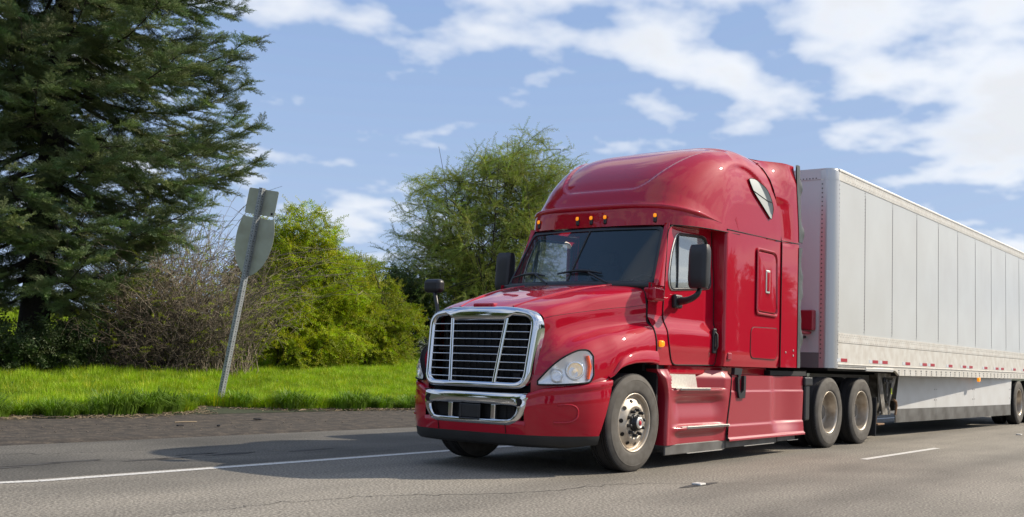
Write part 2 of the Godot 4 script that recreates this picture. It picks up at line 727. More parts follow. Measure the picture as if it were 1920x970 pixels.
func lane_image() -> ImageTexture:
	# wear: pale wheel tracks and darker oil-stained strips along the lanes, patched
	var im := Image.create(512, 512, false, Image.FORMAT_RGB8)
	var a := noise(0.010, 5, 71)
	var c := noise(0.05, 4, 72)
	var l := noise(0.02, 4, 75)
	for j in 512:
		var z := -6.0 + 24.0 * (j + 0.5) / 512.0
		for i in 512:
			var x := 48.0 * i / 512.0
			var q := Vector2(cos(TAU * i / 512.0), sin(TAU * i / 512.0)) * 81.5
			var n := a.get_noise_3d(q.x * 0.9, q.y * 0.9, z * 22.0)
			var n2 := c.get_noise_3d(q.x, q.y, z * 22.0)
			var streak := l.get_noise_3d(q.x * 0.12, q.y * 0.12, z * 70.0)
			var zz := z + 0.25 * a.get_noise_3d(q.x, q.y, 300.0)
			var dark := 0.20 * exp(-pow((zz - 3.75) / 0.42, 2.0)) + 0.12 * exp(-pow((zz - 2.75) / 0.3, 2.0)) + 0.10 * exp(-pow((zz - 1.2) / 0.5, 2.0)) + 0.13 * exp(-pow((zz - 5.3) / 0.5, 2.0)) + 0.12 * exp(-pow((zz + 1.2) / 0.6, 2.0))
			var k := clampf(0.88 - dark + n * 0.26 + n2 * 0.20 + streak * 0.16, 0.2, 1.0)
			im.set_pixel(i, j, Color(k, k * 0.985, k * 0.955).linear_to_srgb())
	return ImageTexture.create_from_image(im)


func strip(b: MB, path: Array, width, y: float) -> void:
	# flat ribbon on the ground; path of Vector2(x, z)
	var N := path.size()
	for i in N - 1:
		var p: Vector2 = path[i]
		var q: Vector2 = path[i + 1]
		var d := (q - p).normalized()
		var s := Vector2(-d.y, d.x)
		var w0: float = (width[i] if width is Array else width) * 0.5
		var w1: float = (width[i + 1] if width is Array else width) * 0.5
		b.face([Vector3(p.x - s.x * w0, y, p.y - s.y * w0), Vector3(p.x + s.x * w0, y, p.y + s.y * w0), Vector3(q.x + s.x * w1, y, q.y + s.y * w1), Vector3(q.x - s.x * w1, y, q.y - s.y * w1)])
	# all ribbons face up
	for i in b.n.size():
		if b.n[i].y < 0.0:
			b.n[i] = -b.n[i]


func setting() -> void:
	var far := mat("far_grass", 0.07, 0.12, 0.02, 0.95)
	triplanar(far, noise_tex(0.01, 0.6, 1.0, 4, 81, 512), 0.05)
	structure(sheet("ground", -1500, 1500, -1500, 1500, -0.06, far))
	# the carriageway
	var rm := asphalt("road_surface", 0.50, 0.467, 0.408, 101)
	rm.detail_enabled = true
	rm.detail_blend_mode = BaseMaterial3D.BLEND_MODE_MUL
	rm.detail_albedo = lane_image()
	rm.detail_uv_layer = BaseMaterial3D.DETAIL_UV_2
	var b := MB.new()
	b.face([Vector3(-160, 0, 18), Vector3(320, 0, 18), Vector3(320, 0, -1.9), Vector3(-160, 0, -1.9)])
	var a := []
	a.resize(Mesh.ARRAY_MAX)
	var uv2 := PackedVector2Array()
	for p in b.v:
		uv2.append(Vector2(p.x / 48.0, (p.z + 6.0) / 24.0))
	a[Mesh.ARRAY_VERTEX] = b.v
	a[Mesh.ARRAY_NORMAL] = b.n
	a[Mesh.ARRAY_TEX_UV] = b.uv
	a[Mesh.ARRAY_TEX_UV2] = uv2
	a[Mesh.ARRAY_INDEX] = b.ix
	var am := ArrayMesh.new()
	am.add_surface_from_arrays(Mesh.PRIMITIVE_TRIANGLES, a)
	var road := inst("road", am, rm)
	structure(road)
	var sm := asphalt("shoulder_surface", 0.305, 0.287, 0.250, 111)
	patches(sm, noise_tex(0.008, 0.62, 1.0, 5, 113, 512), 0.09)
	var shoulder := sheet("shoulder", -160, 320, -5.14, -1.9, 0.0, sm)
	structure(shoulder)
	# gravel verge with a slightly uneven surface
	var vb := MB.new()
	var rows := []
	var vn := noise(0.5, 3, 91)
	for i in 241:
		var x := -40.0 + i * 0.5
		var line := PackedVector3Array()
		for j in 26:
			var z := -5.14 - j * 0.19
			line.append(Vector3(x, 0.0 if j == 0 else 0.006 + 0.022 * vn.get_noise_2d(x * 2.0, z * 4.0) + 0.012 * sin(z * 2.0), z))
		rows.append(line)
	vb.grid(rows)
	structure(obj("gravel_verge", vb, M.gravel))
	# the grassy bank beyond
	var gb := MB.new()
	rows = []
	for i in 121:
		var x := -60.0 + i * 2.0
		var line := PackedVector3Array()
		for j in 60:
			var d := pow(j / 59.0, 2.2) * 210.0
			var z := -9.45 - d
			line.append(Vector3(x, bank_height(x, z) + 0.01, z))
		rows.append(line)
	gb.grid(rows)
	structure(obj("grass_bank", gb, M.grass_soil))
	# painted lines; the edge line bends near its left end
	var lb := MB.new()
	var path := [Vector2(-14.0, -4.3), Vector2(-4.55, -1.745)]
	for k in 60:
		path.append(Vector2(-2.0 + k * 5.0, -1.735))
	strip(lb, path, 0.13, 0.004)
	structure(obj("edge_line", lb, M.line_paint, road))
	for k in range(-2, 14):
		var x := 3.65 + k * 12.2
		if k < 0:
			x -= 1.0
		var db := MB.new()
		strip(db, [Vector2(x, 2.30), Vector2(x + 2.95, 2.34)], 0.105, 0.004)
		structure(obj("lane_dash", db, M.line_paint, road))
	# cracks
	var cracks := [
		[Vector2(-5.2, 0.6), Vector2(-3.4, 0.75), Vector2(-2.2, 1.5), Vector2(-1.0, 1.75), Vector2(0.4, 2.9)],
		[Vector2(-4.6, 1.6), Vector2(-3.9, 2.0), Vector2(-3.4, 2.6)], [Vector2(-5.4, -3.4), Vector2(-3.8, -3.1), Vector2(-1.2, -2.55), Vector2(2.0, -2.5), Vector2(5.5, -2.3)],
		[Vector2(-4.6, -4.6), Vector2(-3.0, -3.9), Vector2(-1.4, -3.7)], [Vector2(-2.0, -2.1), Vector2(0.5, -2.25), Vector2(3.4, -2.1)], [Vector2(0.6, -3.4), Vector2(3.0, -3.15), Vector2(6.5, -3.0)],
	]
	var cn := noise(0.9, 4, 121)
	for ci in cracks.size():
		var cb := MB.new()
		var raw := resample(seg_curve(cracks[ci], 12), 60, false)
		var ws := []
		for k in raw.size():
			var p: Vector2 = raw[k]
			raw[k] = p + Vector2(cn.get_noise_2d(k * 1.3, ci * 50.0), cn.get_noise_2d(k * 1.3, ci * 50.0 + 20.0)) * 0.16
			ws.append((0.006 + 0.010 * absf(cn.get_noise_1d(k * 2.0 + ci * 9.0))) * sin(PI * (k + 0.5) / raw.size()) + 0.003)
		strip(cb, raw, ws, 0.003)
		structure(obj("crack", cb, M.crack, shoulder if cracks[ci][0].y < -1.8 else road))
	# broken asphalt patches in the shoulder
	for k in 9:
		var hb := MB.new()
		var c := Vector2(-4.8 + rng.randf() * 4.0, -2.75 - rng.randf() * 0.35)
		var pts := []
		for i in 11:
			var an := TAU * i / 11.0
			var r := rng.randf_range(0.35, 1.0)
			pts.append(Vector3(c.x + cos(an) * r * 0.38, 0.003, c.y - sin(an) * r * 0.08))
		hb.face(pts)
		structure(obj("worn_patch", hb, M.crack, shoulder))


# ---------------------------------------------------------------- the tractor
const HX := 2.2
const HY := 2.76
const HW := 1.22
var roof_path := []


func roof_center(th: float) -> float:
	# distance from the hinge to the roof's centre line at angle th (0 forward, PI / 2 up)
	var best := 1.2
	for i in roof_path.size() - 1:
		var a: Vector2 = roof_path[i]
		var b: Vector2 = roof_path[i + 1]
		var ta := atan2(a.y - HY, HX - a.x)
		var tb := atan2(b.y - HY, HX - b.x)
		if th >= ta - 1e-6 and th <= tb + 1e-6:
			var f := (th - ta) / maxf(1e-6, tb - ta)
			return a.distance_to(Vector2(HX, HY)) * (1.0 - f) + b.distance_to(Vector2(HX, HY)) * f
	return best


func roof_row(D: float, n: float, count: int) -> Array:
	# superellipse: list of (z, d) from far to near
	var out := []
	for k in count:
		var a := PI * k / (count - 1)
		var c := cos(a)
		var s := sin(a)
		out.append(Vector2(-signf(c) * pow(absf(c), 2.0 / n) * HW, pow(maxf(s, 0.0), 2.0 / n) * D))
	return out


func roof_pressed(p: Vector3, side: float) -> float:
	# how far the skin is pressed in (metres): arch round the side window, panel in the nose
	var e := Vector2((p.x - 2.38) / 0.875, (p.y - 2.62) / 1.04).length()
	var arch := sst(1.03, 0.97, e) * sst(1.75, 2.45, p.x) * 0.035 * sst(0.95, 1.12, absf(p.z))
	var w := 0.60 + 0.30 * clampf((p.y - 3.2) / 0.55, 0.0, 1.2)
	var box := maxf(absf(p.z) - w, 3.17 - p.y)
	var corner := Vector2(maxf(absf(p.z) - w + 0.16, 0.0), maxf(3.33 - p.y, 0.0)).length() - 0.16
	if absf(p.z) > w - 0.16 and p.y < 3.33:
		box = corner
	var nose := sst(0.0, -0.035, box) * 0.024 if p.x < 2.3 else 0.0
	return maxf(arch, nose)


func roof_z(x: float, y: float) -> float:
	# outside of the roof's flank
	var d := Vector2(HX - x, y - HY)
	var th := atan2(d.y, d.x)
	var D := roof_center(th) if x < HX else roof_top(x) - HY
	var dd := d.length() if x < HX else d.y
	var n := roof_power(th if x < HX else PI / 2)
	var z := HW * pow(maxf(0.0, 1.0 - pow(clampf(dd / D, 0.0, 1.0), n)), 1.0 / n)
	return z - roof_pressed(Vector3(x, y, z), 1.0)


func roof_power(th: float) -> float:
	return lerpf(lerpf(4.3, 3.7, sst(0.05, 0.3, th)), 4.6, sst(0.3, 1.4, th))


func roof_top(x: float) -> float:
	return 3.93 + 0.05 * sst(2.2, 2.6, x) - 0.02 * sst(2.7, 3.1, x)


func build_roof(t: Node3D) -> void:
	roof_path = seg_curve([Vector2(0.735, 2.72), Vector2(0.742, 2.85), Vector2(0.752, 2.945), Vector2(0.80, 3.02), Vector2(0.86, 3.14), Vector2(1.03, 3.36), Vector2(1.33, 3.60), Vector2(1.72, 3.80), Vector2(2.2, 3.93)], 8)
	var rows := []
	var C := 121
	var th0 := atan2(2.72 - HY, HX - 0.735)
	var steps := 84
	for i in steps + 1:
		var th := lerpf(th0, PI / 2, float(i) / steps)
		var D := roof_center(th)
		var line := PackedVector3Array()
		for q in roof_row(D, roof_power(th), C):
			line.append(Vector3(HX - cos(th) * q.y, HY + sin(th) * q.y, q.x))
		rows.append(line)
	for i in range(1, 19):
		var f := i / 18.0
		var line := PackedVector3Array()
		for q in roof_row(1.0, roof_power(PI / 2), C):
			var x0 := HX + f * 0.8
			var y: float = HY + q.y * (roof_top(x0) - HY)
			# the rear edge leans forward towards the top
			var xe := 3.39 - 0.31 * sst(2.9, 3.75, y) - 0.12 * sst(3.6, 3.95, y)
			var x := HX + f * (xe - HX)
			y = HY + q.y * (roof_top(x) - HY) + 0.0
			line.append(Vector3(x, y, q.x))
		rows.append(line)
	# press in the panels
	var tmp := MB.new()
	var nr := tmp.normals(rows)
	for i in rows.size():
		for j in C:
			var p: Vector3 = rows[i][j]
			rows[i][j] = p - nr[i][j] * absf(roof_pressed(p, 1.0)) * (1.0 if nr[i][j].dot(Vector3(p.x - 2.2, p.y - 2.2, p.z)) > 0.0 else -1.0)
	var b := MB.new()
	var flip: bool = nr[20][60].x > 0.0
	nr = b.normals(rows)
	for i in rows.size():
		for j in [0, 1, 2, 3, C - 4, C - 3, C - 2, C - 1]:
			nr[i][j] = Vector3(0, 0, (-1.0 if j < 9 else 1.0) * (-1.0 if flip else 1.0))
	b.emit(rows, nr, 0, C - 1, flip)
	# underside: over the doors and the cab
	var un := []
	for j in C:
		un.append(rows[0][j])
	var under := MB.new()
	for j in range(0, C - 1):
		var p: Vector3 = rows[0][j]
		var q: Vector3 = rows[0][j + 1]
		under.face([p, q, Vector3(q.x + 0.0, q.y, q.z * 0.80) if absf(q.z) > 0.9 else q + Vector3(0.1, 0, 0), Vector3(p.x, p.y, p.z * 0.80) if absf(p.z) > 0.9 else p + Vector3(0.1, 0, 0)])
	obj("roof_fairing", b, M.red_paint, t)
	obj("roof_lip", under, M.red_paint, t)
	for side in 2:
		var seam := MB.new()
		var path := []
		for j in range(0, 38):
			var q: Vector3 = rows[0][j if side == 0 else C - 1 - j]
			if path.size() == 0 or q.distance_to(path[-1]) > 0.01:
				path.append(q)
		seam.tube(path, 0.006, 6)
		obj("roof_seam", seam, M.gap, t)
	# brow over the windscreen
	var brow := MB.new()
	var pts := []
	for k in 61:
		var u := lerpf(-1.0, 1.0, k / 60.0)
		var a := PI * 0.5 + u * PI * 0.5
		var q := Vector2(-signf(cos(a)) * pow(absf(cos(a)), 2.0 / 4.0) * HW, pow(maxf(0.0, sin(a)), 2.0 / 4.0))
		var D := roof_center(atan2(2.955 - HY, HX - 0.755))
		var dir := Vector2(0.755 - HX, 2.955 - HY).normalized()
		if q.y < 0.30:
			continue
		var p := Vector3(HX + dir.x * D * q.y, HY + dir.y * D * q.y + 0.03 * (1.0 - q.y), q.x)
		pts.append(p)
	var rad := []
	for k in pts.size():
		rad.append(0.032 * sst(0.0, 0.12, minf(k, pts.size() - 1 - k) / float(pts.size())) + 0.002)
	brow.tube(pts, rad, 10)
	obj("roof_brow", brow, M.red_paint, t)
	# marker lamps on the header
	for z in [-0.845, -0.2, 0.0, 0.2, 0.845]:
		var x: float = HX - 1.462 * pow(1.0 - pow(absf(z) / HW, 4.3), 1.0 / 4.3)
		var yaw: float = -z * 0.32
		var m := MB.new()
		m.xf = Transform3D(Basis(Vector3.UP, -yaw), Vector3(x, 2.80, z))
		m.rbox(Vector3(0, 0, 0), Vector3(0.042, 0.108, 0.044), 0.018)
		var base := obj("marker_lamp", m, M.black_plastic, t)
		var l := MB.new()
		l.xf = m.xf
		l.rbox(Vector3(-0.010, 0.030, 0), Vector3(0.045, 0.050, 0.040), 0.018)
		obj("amber_glass", l, M.amber_lens, base)
	# side windows of the sleeper roof
	for s: float in [1.0, -1.0]:
		var wp := round_poly([Vector2(2.50, 3.525), Vector2(2.72, 3.55), Vector2(2.94, 3.46), Vector2(3.06, 3.33), Vector2(3.125, 3.20), Vector2(3.135, 3.075), Vector2(3.085, 3.085), Vector2(2.60, 3.37)], [0.05, 0.1, 0.1, 0.1, 0.1, 0.03, 0.05, 0.2])
		var ring := resample(wp, 48)
		var c := Vector2(2.88, 3.34)
		var g := MB.new()
		var f := MB.new()
		var rws := []
		for lvl in 7:
			var line := PackedVector3Array()
			for k in 49:
				var p: Vector2 = c.lerp(ring[k % 48], lvl / 6.0)
				line.append(Vector3(p.x, p.y, s * (roof_z(p.x, p.y) + 0.022)))
			rws.append(line)
		g.grid(rws, s < 0.0)
		var edge := []
		for k in 49:
			var p: Vector2 = ring[k % 48]
			edge.append(Vector3(p.x, p.y, s * (roof_z(p.x, p.y) + 0.018)))
		f.tube(edge, 0.006, 6, false)
		var pane := obj("roof_window", g, M.shield_glass, t)
		obj("window_seal", f, M.gap, pane)
		var bar := MB.new()
		var bp := []
		for k in 9:
			var p := Vector2(2.605, 3.375).lerp(Vector2(3.075, 3.29), k / 8.0)
			bp.append(Vector3(p.x, p.y, s * (roof_z(p.x, p.y) + 0.024)))
		bar.tube(bp, 0.005, 6)
		obj("window_bar", bar, M.gap, pane)


# ---- doors and cab sides
func door_z(y: float) -> float:
	# upper door leans in a little; below the belt line the skin swells out
	var z := 1.06 - 0.045 * sst(2.0, 2.75, y)
	z += 0.062 * sst(1.66, 1.47, y)
	z -= 0.03 * sst(1.35, 1.12, y)
	return z


func ring_panel(b: MB, outer: Array, inner: Array, levels: int, zf: Callable, s: float, push := 0.0) -> void:
	var rows := []
	var N := outer.size()
	for l in levels + 1:
		var line := PackedVector3Array()
		for k in N + 1:
			var p: Vector2 = outer[k % N].lerp(inner[k % N], float(l) / levels)
			line.append(Vector3(p.x, p.y, s * (zf.call(p.y) + push)))
		rows.append(line)
	b.grid(rows, s > 0.0, false, true)


func radial(poly: Array, c: Vector2, n: int) -> Array:
	# points of a polygon's outline at even angles round c
	var out := []
	var N := poly.size()
	for k in n:
		var a := TAU * k / n
		var d := Vector2(cos(a), sin(a))
		var best := 0.0
		for i in N:
			var p: Vector2 = poly[i] - c
			var q: Vector2 = poly[(i + 1) % N] - c
			var e := q - p
			var den := d.cross(e)
			if absf(den) < 1e-9:
				continue
			var tt := p.cross(e) / den
			var u := p.cross(d) / den
			if tt > 0.0 and u >= -1e-6 and u <= 1.000001:
				best = maxf(best, tt)
		out.append(c + d * best)
	return out


const DOOR := [Vector2(0.84, 2.715), Vector2(1.84, 2.765), Vector2(1.865, 1.135), Vector2(0.875, 1.125), Vector2(0.74, 1.33), Vector2(0.685, 1.62), Vector2(0.715, 2.10)]
const PANE := [Vector2(1.015, 2.635), Vector2(1.72, 2.675), Vector2(1.77, 2.06), Vector2(0.835, 1.975), Vector2(0.80, 2.12), Vector2(0.87, 2.38)]


func build_doors(t: Node3D) -> void:
	for s: float in [1.0, -1.0]:
		var pane := round_poly(PANE, [0.08, 0.14, 0.1, 0.1, 0.08, 0.2])
		var c := Vector2(1.30, 2.33)
		var outer := radial(round_poly(DOOR, [0.12, 0.03, 0.05, 0.08, 0.12, 0.15, 0.2]), c, 180)
		var inner := radial(pane, c, 180)
		var d := MB.new()
		ring_panel(d, outer, inner, 46, door_z, s)
		var door := obj("door", d, M.red_paint, t)
		# frame round the pane, pane, divider
		var fr := MB.new()
		var loop := []
		for k in 181:
			var p: Vector2 = inner[k % 180]
			loop.append(Vector3(p.x, p.y, s * (door_z(p.y) + 0.002)))
		fr.tube(loop, 0.016, 8, false)
		obj("window_frame", fr, M.rubber_seal, door)
		var br := MB.new()
		loop = []
		for k in 181:
			var p: Vector2 = c + (inner[k % 180] - c) * 1.025
			loop.append(Vector3(p.x, p.y, s * (door_z(p.y) + 0.002)))
		br.tube(loop, 0.011, 6, false)
		obj("window_trim", br, M.aluminium, door)
		var gl := MB.new()
		var rows := []
		for l in 9:
			var line := PackedVector3Array()
			for k in 181:
				var p: Vector2 = c.lerp(inner[k % 180], l / 8.0)
				line.append(Vector3(p.x, p.y, s * (door_z(p.y) - 0.012)))
			rows.append(line)
		gl.grid(rows, s < 0.0, false, true)
		obj("pane", gl, M.side_glass, door)
		var dv := MB.new()
		dv.tube([Vector3(1.0, 2.0, s * 1.054), Vector3(1.045, 2.63, s * 1.022)], 0.014, 8)
		obj("window_divider", dv, M.rubber_seal, door)
		# gap round the door
		var gp := MB.new()
		loop = []
		for k in 181:
			var p: Vector2 = outer[k % 180]
			loop.append(Vector3(p.x, p.y, s * (door_z(p.y) + 0.0005)))
		gp.tube(loop, 0.007, 6, false)
		obj("door_gap", gp, M.gap, door)
		# handle
		var hd := MB.new()
		hd.rbox(Vector3(1.765, 1.425, s * (door_z(1.42) + 0.012)), Vector3(0.085, 0.30, 0.03), 0.03, 3)
		var handle := obj("door_handle", hd, M.black_plastic, door)
		handle.name = free_name("handle", door)
		var hr := MB.new()
		hr.tube([Vector3(1.765, 1.55, s * (door_z(1.55) + 0.02)), Vector3(1.770, 1.50, s * (door_z(1.5) + 0.05)), Vector3(1.770, 1.36, s * (door_z(1.36) + 0.05)), Vector3(1.765, 1.31, s * (door_z(1.31) + 0.02))], 0.014, 8)
		obj("handle_grip", hr, M.dark_steel, door)
		# side of the cowl between bonnet and door
		var cw := MB.new()
		var rws := []
		for i in 29:
			var y := lerpf(1.12, 2.02, i / 28.0)
			var xd := seg_x(y)
			var line := PackedVector3Array()
			for j in 7:
				var f := j / 6.0
				var x := lerpf(0.385, xd, f)
				line.append(Vector3(x, y, s * (door_z(y) - 0.004 + 0.03 * sst(1.66, 1.47, y) * (1.0 - f) )))
			rws.append(line)
		cw.grid(rws, s > 0.0)
		obj("cowl_side", cw, M.red_paint, t)
		# pillar between windscreen and door
		var pl := MB.new()
		rws = []
		for i in 15:
			var f := i / 14.0
			var y := lerpf(2.0, 2.745, f)
			var a := Vector3(lerpf(0.50, 0.865, f), y, lerpf(1.045, 0.945, f))
			var e := Vector3(lerpf(0.715, 0.86, sst(2.05, 2.75, y)), y, door_z(y))
			var line := PackedVector3Array()
			for j in 7:
				var g := j / 6.0
				var m := a.lerp(e, g)
				var out := sin(g * PI) * 0.022
				line.append(Vector3(m.x - out * 0.5, m.y, s * (m.z + out)))
			rws.append(line)
		pl.grid(rws, s > 0.0)
		obj("windscreen_pillar", pl, M.red_paint, t)
		# block at the corner of the cowl
		var ck := MB.new()
		ck.rbox(Vector3(0.50, 1.895, s * 1.055), Vector3(0.22, 0.15, 0.16), 0.03, 3)
		obj("cowl_block", ck, M.red_paint, t)
		var lampb := MB.new()
		lampb.rbox(Vector3(0.55, 1.352, s * (door_z(1.352) + 0.018)), Vector3(0.095, 0.075, 0.055), 0.03, 3)
		obj("turn_signal", lampb, M.amber_lens, t)


func seg_x(y: float) -> float:
	var p := [Vector2(0.875, 1.125), Vector2(0.74, 1.33), Vector2(0.685, 1.62), Vector2(0.715, 2.10), Vector2(0.84, 2.715)]
	for i in 4:
		if y <= p[i + 1].y:
			return lerpf(p[i].x, p[i + 1].x, clampf((y - p[i].y) / (p[i + 1].y - p[i].y), 0, 1))
	return 0.84


# ---- windscreen
func shield_point(u: float, v: float) -> Vector3:
	# u -1..1 across, v 0 bottom .. 1 top
	var z := u * lerpf(1.045, 0.946, v)
	var x := lerpf(0.275 + 0.225 * u * u, 0.745 + 0.115 * u * u, v)
	return Vector3(x, lerpf(2.0, 2.70, v), z)


func build_shield(t: Node3D) -> void:
	var b := MB.new()
	var rows := []
	for i in 13:
		var line := PackedVector3Array()
		for j in 33:
			line.append(shield_point(lerpf(-0.985, 0.985, j / 32.0), lerpf(0.015, 0.985, i / 12.0)))
		rows.append(line)
	b.grid(rows, false)
	var w := obj("windscreen", b, M.window_glass, t)
	# black border
	var out := round_poly([Vector2(-1, 0), Vector2(1, 0), Vector2(1, 1), Vector2(-1, 1)], 0.09)
	var ring := resample(out, 160)
	var g := MB.new()
	rows = []
	for l in 4:
		var line := PackedVector3Array()
		for k in 161:
			var p: Vector2 = ring[k % 160]
			var q := Vector2(p.x * (1.0 - 0.034 * l / 3.0), 0.5 + (p.y - 0.5) * (1.0 - 0.10 * l / 3.0))
			var n := Vector3(-0.78, 0.55, p.x * 0.25)
			line.append(shield_point(q.x, q.y) + n * (0.006 + 0.012 * sin(PI * (0.2 + 0.6 * l / 3.0))))
		rows.append(line)
	g.grid(rows, true, false, true)
	obj("windscreen_seal", g, M.rubber_seal, w)
	var c := MB.new()
	c.tube([shield_point(0, 0.03) + Vector3(-0.006, 0.004, 0), shield_point(0, 0.97) + Vector3(-0.006, 0.004, 0)], 0.010, 8)
	obj("centre_bar", c, M.rubber_seal, w)
	# cowl strip under the glass
	var k := MB.new()
	var pts := []
	for j in 25:
		pts.append(shield_point(lerpf(-1.0, 1.0, j / 24.0), -0.02) + Vector3(-0.02, 0.0, 0))
	k.tube(pts, 0.045, 8)
	obj("cowl_strip", k, M.black_plastic, t)
	# wipers
	for d in [[0.42, -0.16, 0.04], [-0.35, -0.93, 0.02]]:
		var wp := MB.new()
		var a := shield_point(d[0] + 0.13, -0.03) + Vector3(-0.05, 0.03, 0)
		var m := shield_point(lerpf(d[0], d[1], 0.25), 0.15) + Vector3(-0.045, 0.03, 0)
		wp.tube([a, m], 0.012, 6)
		var blade := []
		for j in 9:
			blade.append(shield_point(lerpf(d[0], d[1], j / 8.0), 0.12 + d[2] + 0.05 * sin(PI * j / 8.0)) + Vector3(-0.024, 0.018, 0))
		wp.tube(blade, [0.010, 0.013, 0.018, 0.022, 0.020, 0.016, 0.013, 0.010, 0.008], 6)
		obj("wiper", wp, M.rubber_seal, t)
	# inside of the cab
	var ins := MB.new()
	ins.box(Vector3(1.15, 1.15, 0), Vector3(1.5, 0.06, 2.06))
	ins.box(Vector3(2.0, 2.0, 0), Vector3(0.06, 1.7, 2.3))
	ins.box(Vector3(1.55, 2.86, 0), Vector3(0.9, 0.04, 1.6))
	obj("cab_lining", ins, M.interior, t)
	var da := MB.new()
	da.rbox(Vector3(0.64, 1.78, 0), Vector3(0.50, 0.36, 2.0), 0.08)
	da.rbox(Vector3(0.70, 1.97, 0.55), Vector3(0.25, 0.16, 0.55), 0.06)
	obj("dashboard", da, M.interior, t)
	var sw := MB.new()
	var cir := []
	for j in 25:
		var a := TAU * j / 24.0
		cir.append(Vector3(0.98 + 0.11 * sin(a), 1.98 + 0.19 * sin(a), 0.55 + 0.22 * cos(a)))
	sw.tube(cir, 0.016, 8, false)
	sw.tube([Vector3(0.98, 1.98, 0.55), Vector3(0.80, 1.86, 0.55)], 0.03, 8)
	sw.tube([cir[0], cir[12]], 0.014, 6)
	obj("steering_wheel", sw, M.dark_steel, t)
	for z: float in [0.55, -0.55]:
		var se := MB.new()
		se.rbox(Vector3(1.55, 1.62, z), Vector3(0.5, 0.16, 0.52), 0.06)
		se.xf = Transform3D(Basis(Vector3(0, 0, 1), -0.16), Vector3(1.80, 2.02, z))
		se.rbox(Vector3.ZERO, Vector3(0.15, 0.72, 0.5), 0.06)
		se.rbox(Vector3(0, 0.45, 0), Vector3(0.11, 0.2, 0.28), 0.05)
		obj("seat", se, M.seat_cloth, t)
	var gh := MB.new()
	gh.tube([Vector3(0.92, 2.48, -0.93), Vector3(0.86, 2.44, -0.90), Vector3(0.80, 2.25, -0.91), Vector3(0.80, 2.12, -0.93)], 0.015, 8)
	obj("grab_handle", gh, M.dark_steel, t)


